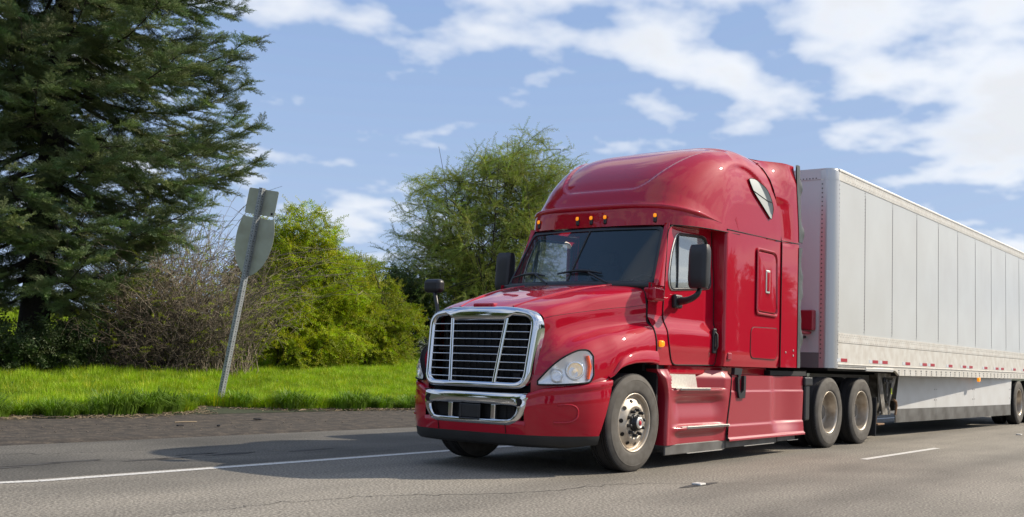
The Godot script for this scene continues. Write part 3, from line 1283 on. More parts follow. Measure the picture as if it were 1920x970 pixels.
# ---- sleeper
func build_sleeper(t: Node3D) -> void:
	for s: float in [1.0, -1.0]:
		var b := MB.new()
		if s < 0:
			b.xf = MIRROR
		# wall: profile in plan with a rounded front edge
		var plan := [Vector2(1.865, 1.00), Vector2(1.865, 1.17), Vector2(1.868, 1.195), Vector2(1.880, 1.212), Vector2(1.905, 1.220), Vector2(2.3, 1.222), Vector2(2.9, 1.222), Vector2(3.385, 1.220)]
		var rows := []
		for i in 26:
			var y := lerpf(1.13, 2.79, i / 25.0)
			var line := PackedVector3Array()
			for p in plan:
				line.append(Vector3(p.x, y, p.y + (-0.02 * sst(1.25, 1.13, y) if p.y > 1.1 else 0.0)))
			rows.append(line)
		b.grid(rows, true)
		b.face([Vector3(1.87, 1.13, 1.2), Vector3(1.87, 1.13, 0.5), Vector3(3.385, 1.13, 0.5), Vector3(3.385, 1.13, 1.2)])
		var wall := obj("sleeper_wall", b, M.red_paint, t)
		# seam to the roof
		var sm := MB.new()
		sm.xf = b.xf
		sm.tube([Vector3(1.87, 2.787, 1.222), Vector3(2.6, 2.80, 1.224), Vector3(3.39, 2.815, 1.222)], 0.007, 6)
		obj("roof_seam", sm, M.gap, wall)
		# luggage door: bevelled recess round a raised panel
		var h := MB.new()
		h.xf = b.xf
		var oc := round_poly([Vector2(2.655, 1.80), Vector2(3.285, 1.79), Vector2(3.25, 2.655), Vector2(2.655, 2.655)], [0.06, 0.06, 0.12, 0.06])
		var o := resample(oc, 120)
		var cc := Vector2(2.965, 2.225)
		var rws := []
		for lv in [[1.0, 1.2225], [0.965, 1.2325], [0.93, 1.2305], [0.905, 1.207], [0.88, 1.206], [0.865, 1.217], [0.84, 1.222], [0.4, 1.223], [0.0, 1.223]]:
			var line := PackedVector3Array()
			for k in 121:
				var p: Vector2 = o[k % 120]
				var w := Vector2((p.x - cc.x) * (1.0 - (1.0 - lv[0]) * 1.15), (p.y - cc.y) * (1.0 - (1.0 - lv[0]) * 0.85))
				line.append(Vector3(cc.x + w.x, cc.y + w.y, lv[1]))
			rws.append(line)
		# cover the recess: the wall behind is hidden by a proud rim
		for r in rws:
			for k in r.size():
				r[k] += Vector3(0, 0, 0.018)
		h.grid(rws, false, false, true)
		obj("luggage_door", h, M.red_paint, wall)
		var gv := MB.new()
		gv.xf = b.xf
		var lp := []
		for k in 121:
			var p: Vector2 = o[k % 120]
			lp.append(Vector3(cc.x + (p.x - cc.x) * 0.875, cc.y + (p.y - cc.y) * 0.905, 1.2235))
		gv.tube(lp, 0.006, 6, false)
		obj("door_gap", gv, M.gap, wall)
		var hd := MB.new()
		hd.xf = b.xf
		hd.rbox(Vector3(2.965, 2.235, 1.243), Vector3(0.115, 0.30, 0.016), 0.012, 2)
		obj("latch_plate", hd, M.aluminium, wall)
		var hi := MB.new()
		hi.xf = b.xf
		hi.rbox(Vector3(2.965, 2.235, 1.250), Vector3(0.075, 0.25, 0.014), 0.012, 2)
		obj("latch_cover", hi, M.red_paint, wall)
		# lower hatch
		var lo := resample(round_poly([Vector2(2.54, 1.245), Vector2(3.31, 1.235), Vector2(3.335, 1.645), Vector2(2.55, 1.63)], 0.09), 90)
		var lc := Vector2(2.935, 1.44)
		var lh := MB.new()
		lh.xf = b.xf
		rws = []
		for lv in [[1.0, 1.221], [0.992, 1.227], [0.975, 1.229], [0.5, 1.229], [0.0, 1.229]]:
			var line := PackedVector3Array()
			for k in 91:
				var p: Vector2 = lc + (lo[k % 90] - lc) * lv[0]
				line.append(Vector3(p.x, p.y, lv[1]))
			rws.append(line)
		lh.grid(rws, false, false, true)
		obj("lower_hatch", lh, M.red_paint, wall)
		var lg := MB.new()
		lg.xf = b.xf
		lp = []
		for k in 91:
			var p: Vector2 = lc + (lo[k % 90] - lc) * 1.008
			lp.append(Vector3(p.x, p.y, 1.222))
		lg.tube(lp, 0.0065, 6, false)
		obj("hatch_gap", lg, M.gap, wall)
		var rf := MB.new()
		rf.xf = b.xf
		rf.rbox(Vector3(1.99, 1.25, 1.222), Vector3(0.10, 0.085, 0.02), 0.02)
		obj("side_reflector", rf, M.red_plastic, wall)
		# sill under cab and sleeper
		var si := MB.new()
		si.xf = b.xf
		si.rbox(Vector3(2.1, 1.075, 0.98), Vector3(2.5, 0.125, 0.16), 0.03)
		obj("sill", si, M.red_paint, t)
		# side extender and its rubber edge
		var ex := MB.new()
		ex.xf = b.xf
		rws = []
		for i in 61:
			var f := i / 60.0
			var y := lerpf(1.14, 3.885, f)
			var line := PackedVector3Array()
			var top := sst(3.62, 3.885, y)
			for j in 9:
				var g := j / 8.0
				var x0 := 3.405 - 0.31 * sst(2.9, 3.75, y) - 0.14 * sst(3.6, 3.95, y)
				var x1 := 3.94 - 0.11 * sst(2.85, 3.9, y)
				line.append(Vector3(lerpf(x0, x1, g), y + 0.03 * top * g, lerpf((roof_z(3.0, y) + 0.012) if y > 2.8 else 1.232, 1.232 - 0.05 * top, sst(0.0, 0.75, g))))
			rws.append(line)
		ex.grid(rws, true)
		var inner := []
		for r in rws:
			var line := PackedVector3Array()
			for p in r:
				line.append(p - Vector3(0, 0, 0.03))
			inner.append(line)
		ex.grid(inner, false)
		for i in 60:
			ex.face([rws[i][0], rws[i + 1][0], inner[i + 1][0], inner[i][0]])
			ex.face([rws[i][8], inner[i][8], inner[i + 1][8], rws[i + 1][8]])
		ex.face([rws[60][0], rws[60][8], inner[60][8], inner[60][0]])
		var ext := obj("side_extender", ex, M.red_paint, t)
		var sl := MB.new()
		sl.xf = b.xf
		sl.tube([Vector3(3.40, 2.822, 1.233), Vector3(3.94, 2.842, 1.234)], 0.007, 6)
		var gl := []
		for i in range(0, 61, 3):
			gl.append(rws[i][0] + Vector3(-0.004, 0, 0.0))
		sl.tube(gl, 0.0065, 6)
		obj("extender_gap", sl, M.gap, ext)
		for seg in [[1.14, 2.79], [2.865, 3.93]]:
			var rb := MB.new()
			rb.xf = b.xf
			var r2 := []
			var r3 := []
			for i in 31:
				var y := lerpf(seg[0], seg[1], i / 30.0)
				var x1 := 3.94 - 0.11 * sst(2.85, 3.9, y)
				var wave := 0.018 * sin(y * 9.0) + 0.010 * sin(y * 21.0 + 1.0)
				r2.append(PackedVector3Array([Vector3(x1 - 0.012, y, 1.240), Vector3(x1 + 0.05, y, 1.242), Vector3(x1 + 0.10, y, 1.236 + wave * 0.4), Vector3(x1 + 0.135 + wave * 0.6, y, 1.222 + wave)]))
				r3.append(PackedVector3Array([Vector3(x1 - 0.012, y, 1.222), Vector3(x1 + 0.05, y, 1.224), Vector3(x1 + 0.10, y, 1.222 + wave * 0.4), Vector3(x1 + 0.135 + wave * 0.6, y, 1.210 + wave)]))
			rb.grid(r2, true)
			rb.grid(r3, false)
			for i in 30:
				rb.face([r2[i][3], r3[i][3], r3[i + 1][3], r2[i + 1][3]])
			obj("rubber_edge", rb, M.grey_rubber, ext)
		for p in [Vector2(3.56, 1.34), Vector2(3.80, 1.30), Vector2(3.80, 1.37)]:
			var bo := MB.new()
			bo.xf = b.xf
			bo.rbox(Vector3(p.x, p.y, 1.235), Vector3(0.025, 0.025, 0.012), 0.006, 1)
			obj("bolt", bo, M.rivet, ext)
	# rear wall, roof back and floor
	var back := MB.new()
	back.box(Vector3(3.36, 1.96, 0), Vector3(0.05, 1.66, 2.40))
	back.box(Vector3(3.02, 3.30, 0), Vector3(0.05, 1.05, 2.10))
	back.box(Vector3(3.2, 2.79, 0), Vector3(0.36, 0.04, 2.4))
	obj("rear_wall", back, M.red_plastic, t)
	var fl := MB.new()
	fl.box(Vector3(2.0, 1.04, 0), Vector3(2.7, 0.14, 2.0))
	obj("cab_floor", fl, M.frame_steel, t)


# ---- bonnet, fenders
const NOSE := [
	[Vector3(-1.125, 1.655, 0), Vector3(-1.09, 1.645, 0.40), Vector3(-1.05, 1.605, 0.66), Vector3(-1.03, 1.545, 0.730), Vector3(-1.05, 1.35, 0.712), Vector3(-1.08, 1.17, 0.70), Vector3(-1.10, 1.06, 0.695), Vector3(-1.12, 0.97, 0.692), Vector3(-1.135, 0.86, 0.69)],
	[Vector3(-0.95, 1.72, 0), Vector3(-0.93, 1.71, 0.42), Vector3(-0.92, 1.662, 0.70), Vector3(-0.92, 1.575, 0.765), Vector3(-0.93, 1.40, 0.775), Vector3(-0.93, 1.265, 0.82), Vector3(-0.97, 1.165, 0.905), Vector3(-1.0, 1.04, 0.945), Vector3(-1.02, 0.875, 0.94)],
	[Vector3(-0.75, 1.775, 0), Vector3(-0.75, 1.765, 0.45), Vector3(-0.75, 1.71, 0.74), Vector3(-0.75, 1.605, 0.805), Vector3(-0.75, 1.47, 0.815), Vector3(-0.75, 1.365, 0.86), Vector3(-0.77, 1.285, 1.005), Vector3(-0.79, 1.12, 1.095), Vector3(-0.81, 0.91, 1.10)],
	[Vector3(-0.5, 1.84, 0), Vector3(-0.5, 1.83, 0.5), Vector3(-0.5, 1.768, 0.79), Vector3(-0.5, 1.645, 0.855), Vector3(-0.5, 1.53, 0.868), Vector3(-0.5, 1.435, 0.91), Vector3(-0.5, 1.375, 1.06), Vector3(-0.5, 1.2, 1.16), Vector3(-0.5, 0.965, 1.17)],
	[Vector3(-0.34, 1.885, 0), Vector3(-0.34, 1.872, 0.53), Vector3(-0.34, 1.806, 0.83), Vector3(-0.34, 1.67, 0.89), Vector3(-0.34, 1.56, 0.902), Vector3(-0.34, 1.472, 0.94), Vector3(-0.34, 1.418, 1.09), Vector3(-0.34, 1.27, 1.18), Vector3(-0.34, 1.10, 1.19)],
	[Vector3(-0.1, 1.94, 0), Vector3(-0.1, 1.925, 0.57), Vector3(-0.1, 1.853, 0.88), Vector3(-0.1, 1.705, 0.945), Vector3(-0.1, 1.60, 0.957), Vector3(-0.1, 1.515, 0.988), Vector3(-0.1, 1.465, 1.11), Vector3(-0.1, 1.33, 1.19), Vector3(-0.1, 1.16, 1.20)],
	[Vector3(0.15, 1.985, 0), Vector3(0.15, 1.968, 0.6), Vector3(0.15, 1.898, 0.93), Vector3(0.15, 1.735, 1.0), Vector3(0.15, 1.63, 1.008), Vector3(0.15, 1.55, 1.03), Vector3(0.15, 1.50, 1.125), Vector3(0.15, 1.36, 1.19), Vector3(0.15, 1.17, 1.20)],
	[Vector3(0.42, 2.012, 0), Vector3(0.41, 1.996, 0.62), Vector3(0.395, 1.938, 0.975), Vector3(0.375, 1.77, 1.04), Vector3(0.37, 1.67, 1.046), Vector3(0.37, 1.575, 1.06), Vector3(0.37, 1.515, 1.14), Vector3(0.37, 1.37, 1.185), Vector3(0.37, 1.16, 1.19)],
]


func build_nose(t: Node3D) -> void:
	var full := []
	for s in NOSE:
		var line := []
		for k in range(8, 0, -1):
			line.append(Vector3(s[k].x, s[k].y, -s[k].z))
		line.append_array(s)
		full.append(line)
	var kv := 14
	var rows := loft(full, 18, kv)
	var hb := MB.new()
	var nr := hb.normals(rows)
	var flip: bool = nr[60][8 * kv].y < 0.0
	# bonnet between the two valleys, a fender outside each
	hb.emit(rows, nr, 3 * kv, 13 * kv, flip)
	var hood := obj("bonnet", hb, M.red_paint, t)
	var lamp_hole := PackedVector2Array()
	for q in [[-1.11, 0.92], [-1.065, 1.020], [-1.02, 1.082], [-0.965, 1.138], [-0.90, 1.185], [-0.825, 1.216], [-0.75, 1.214], [-0.72, 1.175], [-0.738, 1.0], [-0.772, 0.935], [-0.81, 0.920], [-0.88, 0.909], [-0.96, 0.899], [-1.03, 0.890], [-1.09, 0.886], [-1.13, 0.884]]:
		lamp_hole.append(Vector2(q[0], q[1]))
	for s in [0, 1]:
		var fb := MB.new()
		if s == 0:
			fb.emit(rows, nr, 0, 3 * kv, flip, 0, -1, lamp_hole)
		else:
			fb.emit(rows, nr, 13 * kv, 16 * kv, flip, 0, -1, lamp_hole)
		var fender := obj("fender", fb, M.red_paint, t)
		var sg := 1.0 if s == 1 else -1.0
		# flange of the wheel arch
		var lip := []
		var arch := [Vector3(-0.515, 0.965, 1.19), Vector3(-0.455, 0.995, 1.20), Vector3(-0.334, 1.077, 1.21), Vector3(-0.118, 1.124, 1.215), Vector3(0.10, 1.138, 1.215), Vector3(0.25, 1.138, 1.21), Vector3(0.385, 1.122, 1.205)]
		var outer := [Vector3(-0.50, 0.985, 1.168), Vector3(-0.437, 1.03, 1.178), Vector3(-0.30, 1.165, 1.192), Vector3(-0.10, 1.235, 1.197), Vector3(0.10, 1.262, 1.197), Vector3(0.25, 1.266, 1.192), Vector3(0.385, 1.262, 1.187)]
		for k in arch.size():
			var a: Vector3 = arch[k]
			var o: Vector3 = outer[k]
			lip.append([o + Vector3(0, 0.012, -0.02), o + Vector3(0, 0, 0.014), a.lerp(o, 0.55) + Vector3(0, 0, 0.026), a + Vector3(0, 0.012, 0.022), a + Vector3(0, -0.002, 0.008), a + Vector3(0, 0.0, -0.10)])
		var lr := loft(lip, 8, 5)
		var lb := MB.new()
		if sg < 0:
			lb.xf = MIRROR
		lb.grid(lr, true)
		obj("arch_lip", lb, M.red_paint, fender)
		# crease line along the bonnet side
		var cr := MB.new()
		var pts := []
		var col := (8 + 3) * kv if s == 1 else (8 - 3) * kv
		for i in rows.size():
			pts.append(rows[i][col] + Vector3(0, 0.0, 0.0005 * sg))
		cr.tube(pts, 0.0022, 5)
		obj("bonnet_crease", cr, M.gap, hood)
		# rear gap of the bonnet
		var gp := MB.new()
		var line := []
		var last: int = rows.size() - 1
		for k in range(2 * kv, 8 * kv + 1, 2):
			var j := 8 * kv + (k if s == 1 else -k)
			line.append(rows[last][j] + Vector3(0.004, 0, 0))
		gp.tube(line, 0.011, 6)
		obj("bonnet_gap", gp, M.gap, hood)
		headlight(t, sg)
	# two low ribs along the bonnet and a small scoop behind the grille
	for sg: float in [1.0, -1.0]:
		var rb := MB.new()
		rb.tube(seg_curve([Vector3(-1.06, 1.655, 0.36 * sg), Vector3(-0.75, 1.758, 0.44 * sg), Vector3(-0.3, 1.878, 0.52 * sg), Vector3(0.30, 1.985, 0.62 * sg)], 8), 0.02, 8)
		obj("bonnet_rib", rb, M.red_paint, hood)
	var sc := MB.new()
	sc.rbox(Vector3(-1.03, 1.675, -0.02), Vector3(0.13, 0.05, 0.28), 0.02)
	obj("bonnet_scoop", sc, M.red_paint, hood)
	# wheel wells and the engine bay behind the grille
	for sg: float in [1.0, -1.0]:
		var ww := MB.new()
		ww.box(Vector3(0.0, 0.85, 0.62 * sg), Vector3(1.3, 0.75, 0.03))
		ww.box(Vector3(0.47, 0.8, 0.9 * sg), Vector3(0.03, 0.75, 0.5))
		ww.box(Vector3(-0.62, 0.72, 0.83 * sg), Vector3(0.03, 0.50, 0.46))
		ww.box(Vector3(0.0, 1.19, 0.87 * sg), Vector3(0.85, 0.03, 0.50))
		obj("wheel_well", ww, M.matt_black, t)
	var rd := MB.new()
	rd.box(Vector3(-0.98, 1.2, 0), Vector3(0.04, 0.75, 1.26))
	for k in 26:
		rd.box(Vector3(-1.004, 0.86 + k * 0.027, 0), Vector3(0.01, 0.008, 1.2))
	rd.tube([Vector3(-1.03, 0.9, -0.52), Vector3(-1.03, 1.5, -0.56)], 0.02, 6)
	rd.tube([Vector3(-1.03, 0.9, 0.50), Vector3(-1.03, 1.5, 0.53)], 0.02, 6)
	obj("radiator", rd, M.matt_black, t)


func headlight(t: Node3D, s: float) -> void:
	var up := [Vector3(-1.128, 0.925, 0.758), Vector3(-1.078, 1.045, 0.855), Vector3(-1.03, 1.115, 0.912), Vector3(-0.972, 1.168, 0.960), Vector3(-0.90, 1.212, 1.005), Vector3(-0.825, 1.240, 1.045), Vector3(-0.745, 1.236, 1.088), Vector3(-0.705, 1.185, 1.118)]
	var lo := [Vector3(-1.130, 0.888, 0.762), Vector3(-1.09, 0.890, 0.868), Vector3(-1.03, 0.894, 0.955), Vector3(-0.96, 0.902, 1.040), Vector3(-0.88, 0.910, 1.090), Vector3(-0.81, 0.918, 1.120), Vector3(-0.765, 0.932, 1.138), Vector3(-0.728, 0.995, 1.148)]
	var U := seg_curve(up, 7)
	var L := seg_curve(lo, 7)
	var lens := MB.new()
	var house := MB.new()
	if s < 0:
		lens.xf = MIRROR
		house.xf = MIRROR
	var rows := []
	var back := []
	var rim := []
	for i in U.size():
		var line := PackedVector3Array()
		var bl := PackedVector3Array()
		for j in 11:
			var f := j / 10.0
			var p: Vector3 = U[i].lerp(L[i], f)
			var n := Vector3(-0.62, 0.12, 0.78)
			var bulge := sin(PI * f) * 0.022 * sin(PI * clampf(float(i) / (U.size() - 1), 0.05, 0.95))
			line.append(p + n * (0.010 + bulge))
			var deep := sin(PI * clampf(f, 0.0, 1.0)) * 0.05 * sin(PI * float(i) / (U.size() - 1))
			bl.append(p + n * (0.004 - deep))
		rows.append(line)
		back.append(bl)
	lens.grid(rows, true)
	house.grid(back, true)
	var h := obj("headlight", house, M.lamp_housing, t)
	obj("lens", lens, M.clear_lens, h)
	for i in U.size():
		rim.append(rows[i][0])
	for i in range(U.size() - 1, -1, -1):
		rim.append(rows[i][10])
	rim.append(rim[0])
	var sk := MB.new()
	sk.xf = lens.xf
	var skirt := [PackedVector3Array(), PackedVector3Array()]
	for q in rim:
		skirt[0].append(q)
		skirt[1].append(q - Vector3(-0.62, 0.12, 0.78) * 0.05)
	sk.grid(skirt, false)
	obj("lamp_rim", sk, M.gap, h)
	var rb := MB.new()
	rb.xf = lens.xf
	rb.tube(rim, 0.009, 6, false)
	obj("lens_seal", rb, M.gap, h)
	# bowl with bulb, smaller lamp, amber reflector
	var aim := Basis.looking_at(Vector3(0.80, -0.05, -0.58), Vector3.UP)
	var bowl := MB.new()
	bowl.xf = (MIRROR if s < 0 else Transform3D.IDENTITY) * Transform3D(aim, Vector3(-0.885, 1.035, 1.035))
	bowl.lathe([[Vector2(0.078, 0.035), Vector2(0.070, 0.005), Vector2(0.050, -0.02), Vector2(0.018, -0.035), Vector2(0.001, -0.037)], [Vector2(0.090, 0.028), Vector2(0.086, 0.037), Vector2(0.078, 0.035)]], 28)
	obj("lamp_bowl", bowl, M.lamp_mirror, h)
	var bu := MB.new()
	bu.xf = bowl.xf
	bu.lathe([[Vector2(0.001, 0.034), Vector2(0.014, 0.028), Vector2(0.02, 0.012), Vector2(0.014, -0.02)]], 16)
	obj("bulb", bu, M.warm_bulb, h)
	var b2 := MB.new()
	b2.xf = (MIRROR if s < 0 else Transform3D.IDENTITY) * Transform3D(aim, Vector3(-1.02, 0.985, 0.918))
	b2.lathe([[Vector2(0.062, 0.03), Vector2(0.055, 0.0), Vector2(0.03, -0.022), Vector2(0.001, -0.028)]], 24)
	obj("lamp_bowl", b2, M.lamp_mirror, h)
	var am := MB.new()
	am.xf = lens.xf
	am.tube([Vector3(-0.775, 1.185, 1.098), Vector3(-0.765, 1.08, 1.120), Vector3(-0.795, 0.955, 1.128)], [0.02, 0.022, 0.018], 8)
	obj("amber_reflector", am, M.amber_reflector, h)


# ---- grille and bumper
func grille_x(z: float, y: float) -> float:
	return lerpf(-1.245, -1.165, clampf((y - 0.85) / 0.75, -0.2, 1.2)) + 0.125 * z * z


func frame_ring(b: MB, outer: Array, inner: Array, xf: Callable, prof: Array) -> void:
	# prof: list of (t outer->inner, push towards the viewer)
	var rows := []
	var N := outer.size()
	for pr in prof:
		var line := PackedVector3Array()
		for k in N + 1:
			var p: Vector2 = outer[k % N].lerp(inner[k % N], pr[0])
			line.append(Vector3(xf.call(p.x, p.y) - pr[1], p.y, p.x))
		rows.append(line)
	b.grid(rows, true, false, true)


func build_grille(t: Node3D) -> void:
	var oc := [Vector2(-0.695, 0.835), Vector2(0.695, 0.835), Vector2(0.745, 1.60), Vector2(0.42, 1.660), Vector2(-0.42, 1.660), Vector2(-0.745, 1.60)]
	var icr := [Vector2(-0.615, 0.905), Vector2(0.615, 0.905), Vector2(0.652, 1.55), Vector2(0.40, 1.565), Vector2(0.345, 1.515), Vector2(-0.345, 1.515), Vector2(-0.40, 1.565), Vector2(-0.652, 1.55)]
	var c := Vector2(0, 1.24)
	var outer := radial(round_poly(oc, [0.15, 0.15, 0.15, 0.3, 0.3, 0.15]), c, 240)
	var inner := radial(round_poly(icr, [0.10, 0.10, 0.10, 0.05, 0.05, 0.05, 0.05, 0.10]), c, 240)
	var b := MB.new()
	frame_ring(b, outer, inner, grille_x, [[-0.03, -0.16], [-0.005, -0.06], [0.0, -0.026], [0.06, -0.004], [0.16, 0.014], [0.40, 0.022], [0.75, 0.018], [0.96, 0.004], [1.0, -0.012], [1.01, -0.06]])
	var g := obj("grille", b, M.chrome, t)
	for k in 8:
		var y := 0.945 + k * 0.0765
		var w := lerpf(0.62, 0.652, (y - 0.9) / 0.65)
		var br := MB.new()
		var top := []
		var rows := []
		for prof in [Vector2(0.03, -0.006), Vector2(-0.004, -0.007), Vector2(-0.009, -0.003), Vector2(-0.009, 0.002), Vector2(-0.004, 0.007), Vector2(0.03, 0.008), Vector2(0.03, -0.006)]:
			var line := PackedVector3Array()
			for j in 25:
				var z := lerpf(-w, w, j / 24.0)
				line.append(Vector3(grille_x(z, y) + prof.x + 0.004, y + prof.y, z))
			rows.append(line)
		br.grid(rows, false)
		obj("grille_bar", br, M.chrome, g)
	for sg: float in [1.0, -1.0]:
		var vb := MB.new()
		var rows := []
		for pr in [Vector2(-0.024, 0.03), Vector2(-0.024, -0.006), Vector2(-0.014, -0.016), Vector2(0.014, -0.016), Vector2(0.024, -0.006), Vector2(0.024, 0.03)]:
			var line := PackedVector3Array()
			for j in 13:
				var y := lerpf(0.895, 1.54, j / 12.0)
				var z: float = sg * lerpf(0.293, 0.366, j / 12.0) + pr.x
				line.append(Vector3(grille_x(z, y) + pr.y, y, z))
			rows.append(line)
		vb.grid(rows, true)
		obj("grille_post", vb, M.chrome, g)
	var mesh_b := MB.new()
	mesh_b.box(Vector3(-1.10, 1.22, 0), Vector3(0.01, 0.02, 1.2))
	for j in 14:
		mesh_b.box(Vector3(-1.02, 1.21, -0.6 + j * 0.092), Vector3(0.012, 0.66, 0.008))
	obj("grille_screen", mesh_b, M.matt_black, g)


const BUMP := [Vector2(-1.225, 0.0), Vector2(-1.216, 0.35), Vector2(-1.19, 0.62), Vector2(-1.12, 0.83), Vector2(-0.985, 1.01), Vector2(-0.80, 1.135), Vector2(-0.63, 1.195), Vector2(-0.48, 1.215)]
var bump_path := []


func bump_at(d: float, off: float, y: float) -> Vector3:
	# d: distance along the plan curve from the middle
	var L := 0.0
	for i in bump_path.size() - 1:
		var a: Vector2 = bump_path[i]
		var b: Vector2 = bump_path[i + 1]
		var l := a.distance_to(b)
		if d <= L + l or i == bump_path.size() - 2:
			var f := (d - L) / l
			var p := a.lerp(b, f)
			var e := (b - a).normalized()
			var n := Vector2(-e.y, e.x)
			return Vector3(p.x + n.x * off, y, p.y + n.y * off)
		L += l
	return Vector3.ZERO


func bump_x(z: float, _y: float) -> float:
	return -1.226 + 0.085 * z * z + 0.02 * absf(z * z * z)


func build_bumper(t: Node3D) -> void:
	bump_path = seg_curve(BUMP, 8)
	var total := 0.0
	for i in bump_path.size() - 1:
		total += bump_path[i].distance_to(bump_path[i + 1])
	for s: float in [1.0, -1.0]:
		var b := MB.new()
		if s < 0:
			b.xf = MIRROR
		var rows := []
		for i in 41:
			var f := i / 40.0
			var line := PackedVector3Array()
			for pr in [[-0.10, 1.005], [-0.05, 1.002], [-0.012, 1.0], [0.004, 0.985], [0.010, 0.955], [0.014, 0.90], [0.004, 0.875], [0.010, 0.82], [0.014, 0.60], [0.008, 0.35], [-0.004, 0.13], [-0.016, 0.0]]:
				var shear: float = (1.0 - pr[1]) * 0.165
				var d := lerpf(0.66, total - shear, f)
				var ytop := lerpf(0.80, 0.955, clampf((d - 0.66) / (total - 0.66), 0, 1)) + 0.03 * sst(0.0, 0.2, f)
				var y := lerpf(0.395, ytop - 0.03 * f, pr[1])
				line.append(bump_at(d, pr[0], y))
			rows.append(line)
		b.grid(rows, true)
		# edge towards the wheel
		var last: PackedVector3Array = rows[40]
		for k in last.size() - 1:
			b.face([last[k], last[k] + Vector3(0.0, 0, -0.04), last[k + 1] + Vector3(0.0, 0, -0.04), last[k + 1]])
		var bp := obj("bumper_end", b, M.red_paint, t)
		# cover of the tow point: rounded groove
		var cv := MB.new()
		cv.xf = b.xf
		var pts := []
		for q in seg_curve([Vector2(0.99, 0.695), Vector2(1.12, 0.70), Vector2(1.185, 0.665), Vector2(1.185, 0.58), Vector2(1.12, 0.535), Vector2(0.96, 0.525)], 6):
			pts.append(bump_at(q.x, 0.012, q.y))
		cv.tube(pts, 0.010, 6)
		obj("tow_cover", cv, M.red_paint, bp)
		var sm := MB.new()
		sm.xf = b.xf
		sm.tube([bump_at(0.45, -0.006, 0.40), bump_at(0.45, 0.012, 0.49)], 0.004, 5)
		obj("bumper_seam", sm, M.gap, bp)
	# middle of the bumper under the chrome, and the black valance
	var mid := MB.new()
	var rows := []
	for i in 33:
		var d := lerpf(-0.67, 0.67, i / 32.0)
		var line := PackedVector3Array()
		for pr in [[-0.03, 0.53], [0.010, 0.525], [0.006, 0.47], [-0.016, 0.395]]:
			var p := bump_at(absf(d), pr[0], pr[1])
			line.append(Vector3(p.x, p.y, p.z * (1.0 if d >= 0 else -1.0)))
		rows.append(line)
	mid.grid(rows, true)
	obj("bumper_middle", mid, M.red_paint, t)
	var va := MB.new()
	rows = []
	for i in 65:
		var f := lerpf(-1.0, 1.0, i / 64.0)
		var line := PackedVector3Array()
		for pr in [[-0.016, 0.398, 0.152], [-0.020, 0.37, 0.156], [-0.032, 0.31, 0.165], [-0.06, 0.282, 0.165], [-0.16, 0.268, 0.165], [-0.30, 0.275, 0.165]]:
			var d: float = absf(f) * (total - pr[2])
			var p := bump_at(d, pr[0], pr[1] + (0.02 * sst(0.75, 1.0, absf(f)) if pr[1] < 0.3 else 0.0))
			line.append(Vector3(p.x, p.y, p.z * signf(f) if i != 32 else 0.0))
		rows.append(line)
	va.grid(rows, true)
	obj("valance", va, M.dusty_black, t)
	# chrome surround of the lower intake
	var oc := [Vector2(-0.545, 0.478), Vector2(0.545, 0.478), Vector2(0.665, 0.60), Vector2(0.700, 0.800), Vector2(-0.700, 0.800), Vector2(-0.665, 0.60)]
	var icr := [Vector2(-0.50, 0.538), Vector2(0.50, 0.538), Vector2(0.56, 0.60), Vector2(0.578, 0.675), Vector2(-0.578, 0.675), Vector2(-0.56, 0.60)]
	var c := Vector2(0, 0.61)
	var outer := radial(round_poly(oc, [0.12, 0.12, 0.1, 0.04, 0.04, 0.1]), c, 200)
	var inner := radial(round_poly(icr, [0.07, 0.07, 0.06, 0.03, 0.03, 0.06]), c, 200)
	var ch := MB.new()
	frame_ring(ch, outer, inner, bump_x, [[-0.02, -0.08], [0.0, 0.0], [0.08, 0.016], [0.35, 0.026], [0.75, 0.026], [0.93, 0.016], [1.0, 0.0], [1.01, -0.06]])
	var lip := MB.new()
	var trim := obj("lower_trim", ch, M.chrome, t)
	# top lip of the chrome
	rows = []
	for pr in [[0.012, 0.793], [0.002, 0.803], [-0.03, 0.807], [-0.10, 0.807]]:
		var line := PackedVector3Array()
		for j in 33:
			var z := lerpf(-0.69, 0.69, j / 32.0)
			line.append(Vector3(bump_x(z, 0) - pr[0], pr[1], z))
		rows.append(line)
	lip.grid(rows, false)
	obj("trim_lip", lip, M.chrome, trim)
	for sg: float in [1.0, -1.0]:
		var hole := MB.new()
		hole.xf = Transform3D(Basis(Vector3.UP, -PI / 2 - 0.12 * sg), Vector3(bump_x(0.60, 0) - 0.029, 0.712, 0.60 * sg))
		hole.lathe([[Vector2(0.001, 0.0), Vector2(0.033, 0.0)], [Vector2(0.033, 0.0), Vector2(0.037, 0.004), Vector2(0.041, 0.0)]], 20)
		obj("tow_hole", hole, M.gap, trim)
		var po := MB.new()
		po.rbox(Vector3(bump_x(0.28, 0) + 0.012, 0.606, 0.285 * sg), Vector3(0.04, 0.15, 0.06), 0.012)
		obj("trim_post", po, M.chrome, trim)
	var net := MB.new()
	for j in 12:
		var z := -0.55 + j * 0.1
		net.box(Vector3(bump_x(z, 0) + 0.075, 0.605, z), Vector3(0.01, 0.2, 0.098))
	for k in 9:
		for j in 12:
			var z := -0.55 + j * 0.1
			net.box(Vector3(bump_x(z, 0) + 0.067, 0.545 + k * 0.016, z), Vector3(0.008, 0.005, 0.1))
	obj("intake_net", net, M.matt_black, trim)
	var plate := MB.new()
	plate.rbox(Vector3(-1.235, 0.605, 0.0), Vector3(0.02, 0.135, 0.27), 0.008)
	plate.rbox(Vector3(-1.243, 0.605, 0.125), Vector3(0.02, 0.14, 0.03), 0.008)
	plate.rbox(Vector3(-1.243, 0.605, -0.125), Vector3(0.02, 0.14, 0.03), 0.008)
	plate.rbox(Vector3(-1.24, 0.525, 0.0), Vector3(0.04, 0.02, 0.27), 0.008)
	obj("plate_holder", plate, M.black_plastic, t)
